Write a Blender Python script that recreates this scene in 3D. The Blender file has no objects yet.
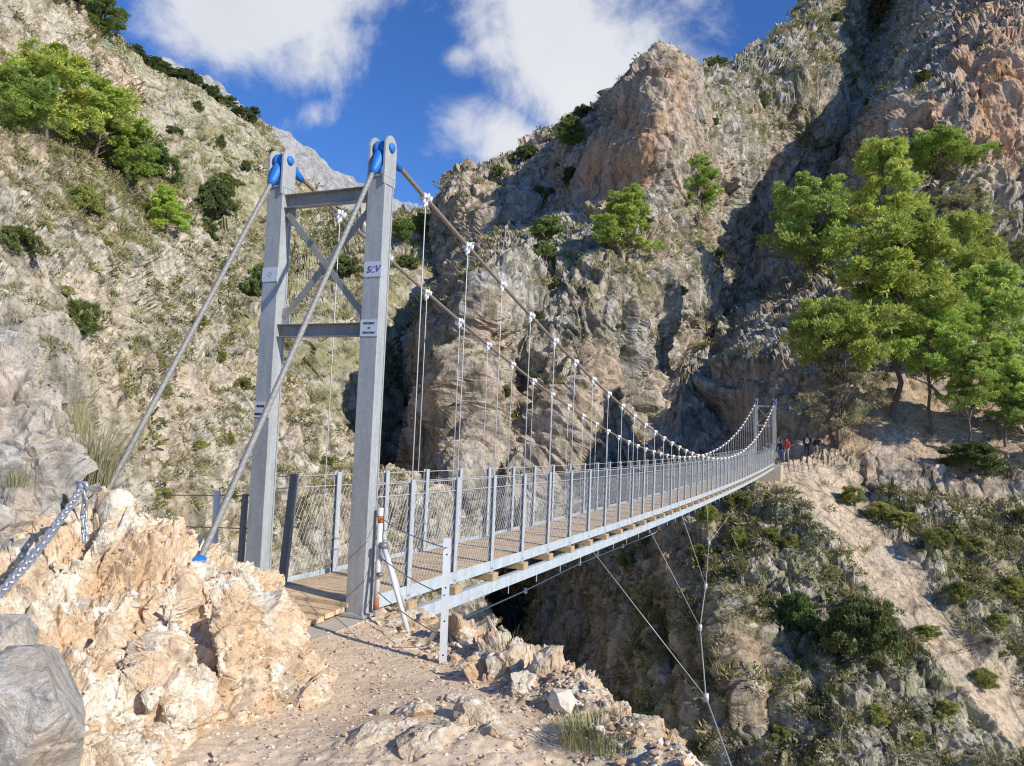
import bpy, bmesh, math, random
import numpy as np
from mathutils import Vector, Matrix

random.seed(7)
RNG = np.random.default_rng(11)
SC = bpy.context.scene
COL = SC.collection
R_ = math.radians

# ------------------------------------------------------------------ viewpoint
F_PX, PITCH, ROLL = 763.7, 0.06, 0.0416
CP, SP, CR, SR = math.cos(PITCH), math.sin(PITCH), math.cos(ROLL), math.sin(ROLL)

def ray(px, py):
    """bearing of a surveyed direction, scaled so that its forward (y) part is 1"""
    x2 = (np.asarray(px, float) - 512) / F_PX
    y2 = -(np.asarray(py, float) - 383) / F_PX
    xc = CR * x2 - SR * y2
    yc = SR * x2 + CR * y2
    y = CP - yc * SP
    z = SP + yc * CP
    return np.stack([xc / y, np.ones_like(xc), z / y], -1)

def at(px, py, Y):
    return ray(px, py) * Y

# ------------------------------------------------------------------ noise
def _hash(ix, iy, iz, seed):
    h = (ix.astype(np.int64) * 374761393 + iy.astype(np.int64) * 668265263 + iz.astype(np.int64) * 2147483647 + seed * 974634777) & 0xFFFFFFFF
    h = (h ^ (h >> 13)) * 1274126177 & 0xFFFFFFFF
    h = (h ^ (h >> 16)) * 2246822519 & 0xFFFFFFFF
    return h ^ (h >> 15)

_G = np.array([(1,1,0),(-1,1,0),(1,-1,0),(-1,-1,0),(1,0,1),(-1,0,1),(1,0,-1),(-1,0,-1),(0,1,1),(0,-1,1),(0,1,-1),(0,-1,-1),(1,1,0),(-1,1,0),(0,-1,1),(0,-1,-1)], float)

def perlin(P, seed=0):
    P = np.asarray(P, float)
    I = np.floor(P).astype(np.int64)
    Fp = P - I
    U = Fp * Fp * Fp * (Fp * (Fp * 6 - 15) + 10)
    out = np.zeros(len(P))
    for dx in (0, 1):
        wx = U[:, 0] if dx else 1 - U[:, 0]
        for dy in (0, 1):
            wy = U[:, 1] if dy else 1 - U[:, 1]
            for dz in (0, 1):
                wz = U[:, 2] if dz else 1 - U[:, 2]
                h = _hash(I[:, 0] + dx, I[:, 1] + dy, I[:, 2] + dz, seed) & 15
                g = _G[h]
                out += wx * wy * wz * (g[:, 0] * (Fp[:, 0] - dx) + g[:, 1] * (Fp[:, 1] - dy) + g[:, 2] * (Fp[:, 2] - dz))
    return out

def fbm(P, octv=4, seed=0, gain=.5, ridged=False):
    out = np.zeros(len(P)); a = 1.0; q = np.array(P, float); tot = 0
    for o in range(octv):
        n = perlin(q, seed + o * 17)
        if ridged:
            n = 1 - 2.2 * np.abs(n)
        out += a * n; tot += a
        a *= gain; q = q * 2.03 + 11.7
    return out / tot

def worley(P, seed=0):
    """F1, F2, a per-cell random value and the offset from the cell point"""
    P = np.asarray(P, float)
    I = np.floor(P).astype(np.int64)
    f1 = np.full(len(P), 9.0); f2 = np.full(len(P), 9.0); cid = np.zeros(len(P)); rel = np.zeros((len(P), 3))
    for dx in (-1, 0, 1):
        for dy in (-1, 0, 1):
            for dz in (-1, 0, 1):
                cx, cy, cz = I[:, 0] + dx, I[:, 1] + dy, I[:, 2] + dz
                h = _hash(cx, cy, cz, seed)
                rx = (h & 1023) / 1023.; ry = ((h >> 10) & 1023) / 1023.; rz = ((h >> 20) & 1023) / 1023.
                rv = np.stack([P[:, 0] - cx - rx, P[:, 1] - cy - ry, P[:, 2] - cz - rz], 1)
                d = np.sqrt((rv * rv).sum(1))
                closer = d < f1
                f2 = np.where(closer, f1, np.minimum(f2, d))
                cid = np.where(closer, ((h >> 5) & 1023) / 1023., cid)
                rel = np.where(closer[:, None], rv, rel)
                f1 = np.where(closer, d, f1)
    return f1, f2, cid, rel

def facets(q, seed, tilt=1.25):
    """broken rock: every cell is a tilted flat face at its own height, with a notch between cells"""
    f1, f2, cid, rel = worley(q, seed)
    a = cid * 211.0; b = cid * 97.0
    g = np.stack([np.sin(a), np.cos(a * 1.3), np.sin(b) * .8], 1)
    sm = np.clip((f2 - f1) / .15, 0, 1)
    return sm * ((cid - .5) * .55 + tilt * .8 * (g * rel).sum(1) + .28) - .14

# ------------------------------------------------------------------ mesh helpers
def mesh_np(name, V, faces, mat=None, parent=None, smooth=False, attrs=None, mat_idx=None):
    """faces: list of (n,k) int arrays"""
    me = bpy.data.meshes.new(name)
    V = np.ascontiguousarray(V, dtype=np.float32)
    me.vertices.add(len(V)); me.vertices.foreach_set('co', V.ravel())
    faces = [np.asarray(f) for f in faces if len(f)]
    loops = np.concatenate([f.ravel() for f in faces]).astype(np.int32)
    sizes = np.concatenate([np.full(len(f), f.shape[1]) for f in faces]).astype(np.int32)
    starts = np.concatenate([[0], np.cumsum(sizes)[:-1]]).astype(np.int32)
    me.loops.add(len(loops)); me.loops.foreach_set('vertex_index', loops)
    me.polygons.add(len(sizes)); me.polygons.foreach_set('loop_start', starts)
    try: me.polygons.foreach_set('loop_total', sizes)
    except Exception: pass
    me.polygons.foreach_set('use_smooth', np.full(len(sizes), bool(smooth)))
    if attrs:
        for k, a in attrs.items():
            a = np.asarray(a, np.float32)
            at_ = me.attributes.new(k, 'FLOAT_COLOR', 'POINT')
            if a.shape[1] == 3:
                a = np.concatenate([a, np.ones((len(a), 1), np.float32)], 1)
            at_.data.foreach_set('color', np.ascontiguousarray(a, np.float32).ravel())
    me.update(calc_edges=True)
    me.validate()
    if mat: me.materials.append(mat)
    o = bpy.data.objects.new(name, me); COL.objects.link(o)
    if parent is not None: o.parent = parent
    return o

class MB:
    """collects simple shapes into one mesh"""
    def __init__(s): s.v = []; s.f = []
    def add(s, vs, fs):
        b = len(s.v); s.v += [tuple(map(float, p)) for p in vs]; s.f += [tuple(b + i for i in f) for f in fs]
    def obox(s, c, ax, ay, az):
        """box at centre c with half axes ax, ay, az"""
        c, ax, ay, az = (np.asarray(q, float) for q in (c, ax, ay, az))
        vs = [c + i * ax + j * ay + k * az for i in (-1, 1) for j in (-1, 1) for k in (-1, 1)]
        s.add(vs, [(0,1,3,2),(4,6,7,5),(0,4,5,1),(2,3,7,6),(0,2,6,4),(1,5,7,3)])
    def tube(s, pts, r, n=8, caps=True):
        pts = [np.asarray(p, float) for p in pts]
        rs = r if hasattr(r, '__len__') else [r] * len(pts)
        b = len(s.v); N = len(pts); ref = None
        for i, p in enumerate(pts):
            t = pts[min(i + 1, N - 1)] - pts[max(i - 1, 0)]
            t = t / (np.linalg.norm(t) + 1e-9)
            if ref is None:
                ref = np.cross(t, (0, 0, 1.0))
                if np.linalg.norm(ref) < 1e-3: ref = np.cross(t, (1.0, 0, 0))
            u = ref - t * (ref @ t); u /= np.linalg.norm(u) + 1e-9; ref = u
            w = np.cross(t, u)
            for k in range(n):
                a = 2 * math.pi * k / n
                s.v.append(tuple(p + rs[i] * (math.cos(a) * u + math.sin(a) * w)))
        for i in range(N - 1):
            for k in range(n):
                k2 = (k + 1) % n
                s.f.append((b + i * n + k, b + i * n + k2, b + (i + 1) * n + k2, b + (i + 1) * n + k))
        if caps:
            s.f.append(tuple(b + k for k in range(n))[::-1]); s.f.append(tuple(b + (N - 1) * n + k for k in range(n)))
    def build(s, name, mat, parent=None, smooth=False, bevel=0.0):
        me = bpy.data.meshes.new(name); me.from_pydata(s.v, [], s.f); me.update()
        if mat: me.materials.append(mat)
        bm = bmesh.new(); bm.from_mesh(me); bmesh.ops.recalc_face_normals(bm, faces=bm.faces)
        bm.to_mesh(me); bm.free()
        if smooth:
            me.polygons.foreach_set('use_smooth', [True] * len(me.polygons))
        o = bpy.data.objects.new(name, me); COL.objects.link(o)
        if parent is not None: o.parent = parent
        if bevel:
            m = o.modifiers.new('bevel', 'BEVEL'); m.width = bevel; m.segments = 2; m.limit_method = 'ANGLE'
        return o

def tag(o, label=None, cat=None, group=None, kind=None):
    if label: o['label'] = label
    if cat: o['category'] = cat
    if group: o['group'] = group
    if kind: o['kind'] = kind
    return o

def empty(name, loc=(0, 0, 0), parent=None):
    o = bpy.data.objects.new(name, None); COL.objects.link(o); o.location = loc
    o.empty_display_size = .2
    if parent is not None: o.parent = parent
    return o

def copy_tree(o, parent=None):
    c = o.copy(); COL.objects.link(c)
    if parent is not None: c.parent = parent
    for ch in list(o.children): copy_tree(ch, c)
    return c

# ------------------------------------------------------------------ materials
class NT:
    def __init__(s, name):
        s.m = bpy.data.materials.new(name); s.m.use_nodes = True
        s.t = s.m.node_tree; s.n = s.t.nodes; s.n.clear()
        s.out = s.n.new('ShaderNodeOutputMaterial')
    def node(s, typ, **kw):
        n = s.n.new(typ)
        for k, v in kw.items():
            if k.startswith('i_'):
                n.inputs[k[2:].replace('_', ' ')].default_value = v
            else: setattr(n, k, v)
        return n
    def link(s, a, b): s.t.links.new(a, b)
    def coord(s, out='Object'): return s.node('ShaderNodeTexCoord').outputs[out]
    def mapping(s, vec, scale=(1, 1, 1), rot=(0, 0, 0)):
        m = s.node('ShaderNodeMapping'); m.inputs['Scale'].default_value = scale; m.inputs['Rotation'].default_value = rot
        s.link(vec, m.inputs['Vector']); return m.outputs[0]
    def noise(s, vec, scale, detail=5, rough=.6, dist=0.0):
        n = s.node('ShaderNodeTexNoise'); n.inputs['Scale'].default_value = scale; n.inputs['Detail'].default_value = detail
        n.inputs['Roughness'].default_value = rough; n.inputs['Distortion'].default_value = dist
        s.link(vec, n.inputs['Vector']); return n.outputs['Fac']
    def voro(s, vec, scale, feature='F1', out='Distance', rand=1.0):
        n = s.node('ShaderNodeTexVoronoi', feature=feature); n.inputs['Scale'].default_value = scale
        n.inputs['Randomness'].default_value = rand
        s.link(vec, n.inputs['Vector']); return n.outputs[out]
    def ramp(s, fac, stops, interp='LINEAR'):
        r = s.node('ShaderNodeValToRGB'); e = r.color_ramp; e.interpolation = interp
        while len(e.elements) < len(stops): e.elements.new(.5)
        for el, (p, c) in zip(e.elements, stops):
            el.position = p; el.color = (*c, 1) if hasattr(c, '__len__') else (c, c, c, 1)
        s.link(fac, r.inputs[0]); return r.outputs[0]
    def mix(s, fac, a, b, blend='MIX'):
        m = s.node('ShaderNodeMix', data_type='RGBA', blend_type=blend)
        for sock, v in ((m.inputs[0], fac), (m.inputs[6], a), (m.inputs[7], b)):
            if hasattr(v, 'is_linked') or hasattr(v, 'links'): s.link(v, sock)
            elif hasattr(v, '__len__'): sock.default_value = (*v, 1) if len(v) == 3 else v
            else: sock.default_value = v
        return m.outputs[2]
    def math(s, op, a, b=None, clamp=False):
        m = s.node('ShaderNodeMath', operation=op, use_clamp=clamp)
        for sock, v in ((m.inputs[0], a), (m.inputs[1], b)):
            if v is None: continue
            if hasattr(v, 'links'): s.link(v, sock)
            else: sock.default_value = v
        return m.outputs[0]
    def bump(s, h, strength, dist, normal=None):
        b = s.node('ShaderNodeBump'); b.inputs['Strength'].default_value = strength; b.inputs['Distance'].default_value = dist
        s.link(h, b.inputs['Height'])
        if normal is not None: s.link(normal, b.inputs['Normal'])
        return b.outputs[0]
    def bsdf(s, color, rough=.85, metal=0.0, normal=None, spec=.3):
        p = s.node('ShaderNodeBsdfPrincipled')
        for k, v in (('Base Color', color), ('Roughness', rough), ('Metallic', metal), ('Specular IOR Level', spec)):
            if hasattr(v, 'links'): s.link(v, p.inputs[k])
            elif hasattr(v, '__len__'): p.inputs[k].default_value = (*v, 1)
            else: p.inputs[k].default_value = v
        if normal is not None: s.link(normal, p.inputs['Normal'])
        s.link(p.outputs[0], s.out.inputs[0]); return s.m

def terrain_mat(name, u, light, mid, dark, ochre, soil, veg, ochre_amt=.5, contrast=1.0):
    """rock and soil of a hillside; u = size in metres of the finest grain; the 'zone' attribute
    carries r: bare orange rock, g: low plant cover, b: loose soil"""
    k = NT(name); c = k.coord('Object')
    attr = k.node('ShaderNodeAttribute', attribute_name='zone')
    sep = k.node('ShaderNodeSeparateColor'); k.link(attr.outputs['Color'], sep.inputs[0])
    big = k.noise(c, .09 / u, 5, .62, .6)
    med = k.noise(k.mapping(c, (1, 1, .45)), .8 / u, 8, .70, .15)
    fine = k.noise(c, 3.4 / u, 5, .75)
    streak = k.noise(k.mapping(c, (1, 1, .12)), .9 / u, 6, .65)
    base = k.ramp(med, [(.34, dark), (.46, mid), (.60, light), (.78, tuple(min(1, q * 1.22) for q in light))])
    och = k.math('MULTIPLY', k.ramp(big, [(.44, 0.0), (.62, 1.0)]), ochre_amt)
    och = k.math('MAXIMUM', och, k.math('MULTIPLY', sep.outputs[0], k.ramp(k.noise(k.mapping(c, (1, 1, .18)), .3 / u, 5, .6), [(.25, .35), (.6, 1.0)])))
    base = k.mix(och, base, k.mix(fine, tuple(q * .72 for q in ochre), tuple(min(1, q * 1.2) for q in ochre)))
    so = k.math('MULTIPLY', sep.outputs[2], k.ramp(k.noise(c, .35 / u, 5, .65), [(.32, .25), (.52, 1.0)]))
    base = k.mix(so, base, k.mix(fine, tuple(q * .75 for q in soil), tuple(min(1, q * 1.12) for q in soil)))
    vg = k.math('MULTIPLY', sep.outputs[1], k.ramp(k.noise(c, .55 / u, 6, .72), [(.42, 0.0), (.56, 1.0)]))
    base = k.mix(vg, base, k.mix(fine, tuple(q * .6 for q in veg), tuple(q * 1.5 for q in veg)))
    spk = k.ramp(fine, [(.30, 1 - .55 * contrast), (.47, 1.0), (.72, 1.18)])
    base = k.mix(1.0, base, spk, 'MULTIPLY')
    base = k.mix(1.0, base, k.ramp(streak, [(.30, 1 - .42 * contrast), (.5, 1.0), (.72, 1.1)]), 'MULTIPLY')
    cr = k.ramp(k.voro(k.mapping(c, (1, 1, .6)), .5 / u, 'DISTANCE_TO_EDGE'), [(.0, .25), (.10, 1.0)])
    crm = k.ramp(k.noise(c, .2 / u, 3), [(.42, 0.0), (.58, .62 * contrast)])
    base = k.mix(crm, base, k.mix(1.0, base, cr, 'MULTIPLY'))
    n = k.bump(med, .55, .8 * u)
    n = k.bump(fine, .7, .22 * u, n)
    return k.bsdf(base, .92, 0, n, .12)

def leaf_mat(name, trans=.35):
    k = NT(name)
    a = k.node('ShaderNodeAttribute', attribute_name='leafcol')
    oi = k.node('ShaderNodeObjectInfo')
    col = k.mix(1.0, a.outputs['Color'], oi.outputs['Color'], 'MULTIPLY')
    v = k.node('ShaderNodeHueSaturation'); v.inputs['Saturation'].default_value = 1.0
    k.link(k.math('ADD', k.math('MULTIPLY', oi.outputs['Random'], .35), .82), v.inputs['Value'])
    k.link(col, v.inputs['Color'])
    d = k.node('ShaderNodeBsdfPrincipled'); k.link(v.outputs[0], d.inputs['Base Color'])
    d.inputs['Roughness'].default_value = .6; d.inputs['Specular IOR Level'].default_value = .25
    t = k.node('ShaderNodeBsdfTranslucent'); k.link(v.outputs[0], t.inputs[0])
    m = k.node('ShaderNodeMixShader'); m.inputs[0].default_value = trans
    k.link(d.outputs[0], m.inputs[1]); k.link(t.outputs[0], m.inputs[2]); k.link(m.outputs[0], k.out.inputs[0])
    return k.m

def metal_mat(name, col, rough=.45, metal=.7, mott=.12, scale=14, streak=True):
    k = NT(name); c = k.coord('Object')
    v = k.voro(c, scale, 'F1', 'Color'); n = k.noise(k.mapping(c, (1, 1, .15)), scale * .35, 6, .65)
    f = k.noise(c, scale * .25, 5, .6)
    sepv = k.node('ShaderNodeSeparateColor'); k.link(v, sepv.inputs[0])
    b = k.mix(sepv.outputs[0], tuple(q * (1 - mott) for q in col), tuple(min(1, q * (1 + mott)) for q in col))
    if streak: b = k.mix(1.0, b, k.ramp(n, [(.3, .8), (.6, 1.06)]), 'MULTIPLY')
    r = k.math('ADD', k.math('MULTIPLY', f, .3), rough - .15)
    return k.bsdf(b, r, metal, k.bump(f, .08, .004), .5)

def plain_mat(name, col, rough=.5, metal=0.0, var=.12, scale=6):
    k = NT(name); c = k.coord('Object'); f = k.noise(c, scale, 5, .6)
    b = k.mix(f, tuple(q * (1 - var) for q in col), tuple(min(1, q * (1 + var)) for q in col))
    return k.bsdf(b, rough, metal, k.bump(f, .1, .003), .4)

def wood_mat(name, col, along='X'):
    k = NT(name); c = k.coord('Object')
    g = k.noise(k.mapping(c, (2.2, 2.2, 2.2)), 3, 8, .7, .8); big = k.noise(c, 1.3, 3)
    f = k.noise(c, 55, 4, .7)
    b = k.ramp(g, [(.3, tuple(q * .62 for q in col)), (.52, col), (.75, tuple(min(1, q * 1.25) for q in col))])
    b = k.mix(1.0, b, k.ramp(big, [(.3, .82), (.7, 1.1)]), 'MULTIPLY')
    b = k.mix(1.0, b, k.ramp(f, [(.3, .8), (.6, 1.05)]), 'MULTIPLY')
    return k.bsdf(b, .8, 0, k.bump(f, .3, .004), .15)

M = {}
M['steel'] = metal_mat('galvanised_steel', (.385, .395, .385), .55, .05, .07, 34)
M['rail'] = metal_mat('galvanised_rail_steel', (.49, .505, .51), .5, .1, .10, 30)
M['stringer'] = metal_mat('pale_zinc_steel', (.50, .55, .57), .5, .1, .06, 20)
M['shade_steel'] = metal_mat('dark_and_shaded_steel', (.20, .20, .20), .5, .2, .1, 26)  # tone of dark wires and collar; on the rail end post it paints shade
M['beam'] = metal_mat('shaded_beam_steel', (.30, .29, .27), .6, .0, .08, 26)  # darker than the post steel: shade on the beams put into the colour
M['white_steel'] = metal_mat('white_painted_steel', (.72, .73, .72), .5, .1, .04, 12)
M['clamp'] = metal_mat('bright_zinc_clamp', (.80, .80, .80), .4, .25, .04, 40)
M['strand'] = metal_mat('zinc_wire_rope', (.27, .26, .235), .6, .1, .10, 60, False)
M['cable'] = metal_mat('weathered_wire_rope', (.30, .235, .19), .55, .3, .12, 60, False)
M['wire'] = metal_mat('thin_steel_wire', (.50, .49, .47), .5, .2, .05, 60, False)
M['mesh'] = metal_mat('mesh_wire', (.46, .46, .45), .5, .1, .05, 60, False)
M['blue'] = plain_mat('blue_paint', (.02, .17, .55), .5, 0, .3, 30)
M['sign'] = plain_mat('brushed_aluminium_plate', (.66, .67, .68), .45, .2, .05, 30)
M['ink'] = plain_mat('black_lettering', (.03, .03, .04), .6)
M['ink_blue'] = plain_mat('violet_blue_lettering', (.06, .03, .32), .5)
M['wood'] = wood_mat('larch_planks', (.72, .53, .32))
M['sleeper'] = wood_mat('pine_sleeper', (.52, .38, .22))
M['rust'] = plain_mat('rust', (.40, .16, .06), .8)
M['bark'] = plain_mat('pine_bark', (.16, .125, .10), .95, 0, .35, 9)
M['bark_dark'] = plain_mat('dark_bark', (.07, .055, .045), .95, 0, .35, 9)
M['leaf'] = leaf_mat('pine_needles', .3)
M['scrub'] = leaf_mat('dry_scrub', .25)
M['chain'] = metal_mat('zinc_chain', (.44, .46, .49), .38, .55, .06, 40, False)

# hillside rock
M['L1'] = terrain_mat('limestone_hillside', .95, (.74, .66, .55), (.55, .48, .385), (.27, .235, .185), (.72, .51, .33), (.74, .62, .46), (.27, .26, .11), .42, 1.3)
M['L2'] = terrain_mat('grassy_hillside', 1.9, (.66, .61, .49), (.50, .45, .35), (.30, .28, .19), (.62, .49, .32), (.66, .57, .43), (.30, .28, .125), .3)
M['L3'] = terrain_mat('pale_scree', 5.0, (.47, .45, .43), (.39, .38, .37), (.27, .27, .27), (.56, .50, .45), (.58, .54, .49), (.30, .31, .25), .2, .6)  # pale grey scree, muted further: slight distance haze put into the colour
M['L4'] = terrain_mat('distant_mountain', 9.0, (.40, .44, .53), (.33, .38, .47), (.24, .29, .38), (.38, .40, .47), (.38, .40, .47), (.20, .26, .29), .1, .5)  # bluish rock tones: distance haze painted into the base colour
M['R1'] = terrain_mat('cliff_limestone', 1.25, (.66, .605, .53), (.46, .42, .365), (.21, .19, .165), (.68, .40, .22), (.66, .48, .32), (.22, .21, .09), .38, 1.15)
M['R2'] = terrain_mat('gorge_rim_rock', .85, (.66, .59, .48), (.46, .41, .33), (.21, .19, .15), (.56, .33, .18), (.72, .56, .39), (.27, .26, .11), .3, 1.2)

def near_rock_mat(name, light, mid, dark, ochre, ochre_amt, s=1.0):
    k = NT(name); c = k.coord('Object')
    big = k.noise(c, 1.6 * s, 5, .6, .5); med = k.noise(c, 6 * s, 7, .7, .6); fine = k.noise(c, 42 * s, 5, .72)
    base = k.ramp(med, [(.30, dark), (.45, mid), (.58, light), (.8, tuple(min(1, q * 1.15) for q in light))])
    rib = k.noise(k.mapping(c, (1.5, 1.5, .45), (0, .35, 0)), 3.2 * s, 5, .6, .4)
    och = k.math('MULTIPLY', k.ramp(k.math('ADD', k.math('MULTIPLY', big, .5), k.math('MULTIPLY', rib, .5)), [(.44, 0.0), (.54, 1.0)]), ochre_amt)
    base = k.mix(och, base, k.mix(med, tuple(q * .7 for q in ochre), tuple(min(1, q * 1.25) for q in ochre)))
    cre = k.voro(k.mapping(c, (1, 1, .7)), 5.5 * s, 'DISTANCE_TO_EDGE')
    crm = k.ramp(k.noise(c, 2.2 * s, 3), [(.45, 0.0), (.6, .7)])
    base = k.mix(crm, base, k.mix(1.0, base, k.ramp(cre, [(.0, .45), (.05, 1.0)]), 'MULTIPLY'))
    grit = k.noise(c, 170 * s, 3, .8)
    base = k.mix(1.0, base, k.ramp(fine, [(.28, .58), (.48, 1.0), (.7, 1.12)]), 'MULTIPLY')
    base = k.mix(1.0, base, k.ramp(grit, [(.3, .74), (.5, 1.0), (.7, 1.08)]), 'MULTIPLY')
    n = k.bump(med, .6, .05); n = k.bump(fine, .7, .014, n); n = k.bump(grit, .5, .004, n)
    return k.bsdf(base, .9, 0, n, .15)

M['mound'] = near_rock_mat('weathered_ochre_bank', (.90, .82, .68), (.75, .64, .48), (.42, .29, .18), (.72, .49, .28), .78)
M['grey_rock'] = near_rock_mat('grey_limestone', (.55, .525, .475), (.41, .385, .34), (.23, .215, .19), (.62, .46, .31), .4)
M['white_rock'] = near_rock_mat('cream_limestone', (.80, .72, .58), (.64, .53, .38), (.36, .26, .17), (.62, .41, .22), .75)

def ground_mat():
    k = NT('trodden_path'); c = k.coord('Object')
    big = k.noise(c, .9, 5, .6); med = k.noise(c, 7, 6, .65); fine = k.noise(c, 60, 5, .75)
    base = k.ramp(med, [(.3, (.58, .41, .25)), (.5, (.74, .56, .37)), (.72, (.84, .68, .48))])
    base = k.mix(k.ramp(big, [(.4, 0.0), (.65, .8)]), base, (.66, .53, .38))
    v = k.voro(c, 24, 'F1', 'Color'); sv = k.node('ShaderNodeSeparateColor'); k.link(v, sv.inputs[0])
    vd = k.voro(c, 24)
    peb = k.math('MULTIPLY', k.ramp(sv.outputs[1], [(.75, 0.0), (.8, .8)]), k.ramp(vd, [(.32, 1.0), (.42, 0.0)]))
    base = k.mix(peb, base, k.mix(sv.outputs[0], (.55, .43, .32), (.86, .77, .65)))
    base = k.mix(1.0, base, k.ramp(fine, [(.28, .7), (.5, 1.0), (.75, 1.1)]), 'MULTIPLY')
    n = k.bump(med, .5, .03); n = k.bump(k.math('MULTIPLY', peb, k.math('SUBTRACT', 1.0, vd)), .8, .012, n); n = k.bump(fine, .5, .006, n)
    return k.bsdf(base, .95, 0, n, .1)
M['ground'] = ground_mat()

def stone_mat():
    k = NT('loose_stone'); c = k.coord('Object')
    a = k.node('ShaderNodeAttribute', attribute_name='leafcol')
    f = k.noise(c, 45, 5, .7)
    b = k.mix(1.0, a.outputs['Color'], k.ramp(f, [(.3, .7), (.6, 1.1)]), 'MULTIPLY')
    return k.bsdf(b, .9, 0, k.bump(f, .5, .006), .15)
M['stone'] = stone_mat()

# ------------------------------------------------------------------ terrain patches
def rbf(ctrl, px, py, c=22.0):
    ctrl = np.array(ctrl, float); X = ctrl[:, :2]; y = np.log(ctrl[:, 2]); n = len(X)
    D = np.sqrt(((X[:, None] - X[None]) ** 2).sum(-1) + c * c)
    A = np.zeros((n + 3, n + 3)); A[:n, :n] = D; Q = np.concatenate([np.ones((n, 1)), X / 500], 1)
    A[:n, n:] = Q; A[n:, :n] = Q.T
    w = np.linalg.solve(A, np.concatenate([y, np.zeros(3)]))
    sh = px.shape; p = np.stack([px.ravel(), py.ravel()], 1); out = np.zeros(len(p))
    for i in range(0, len(p), 40000):
        q = p[i:i + 40000]
        d = np.sqrt(((q[:, None] - X[None]) ** 2).sum(-1) + c * c)
        out[i:i + 40000] = d @ w[:n] + np.concatenate([np.ones((len(q), 1)), q / 500], 1) @ w[n:]
    return np.exp(out).reshape(sh)

PATCH = {}

def blobs(px, py, lst):
    """lst of (x, y, rx, ry, value[, angle])"""
    out = np.zeros(px.shape)
    for b in lst:
        x, y, rx, ry, v = b[:5]; a = R_(b[5]) if len(b) > 5 else 0
        dx, dy = px - x, py - y
        u = (dx * math.cos(a) + dy * math.sin(a)) / rx; w = (-dx * math.sin(a) + dy * math.cos(a)) / ry
        out = np.maximum(out, v * np.exp(-(u * u + w * w) ** 2))
    return out

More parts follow.
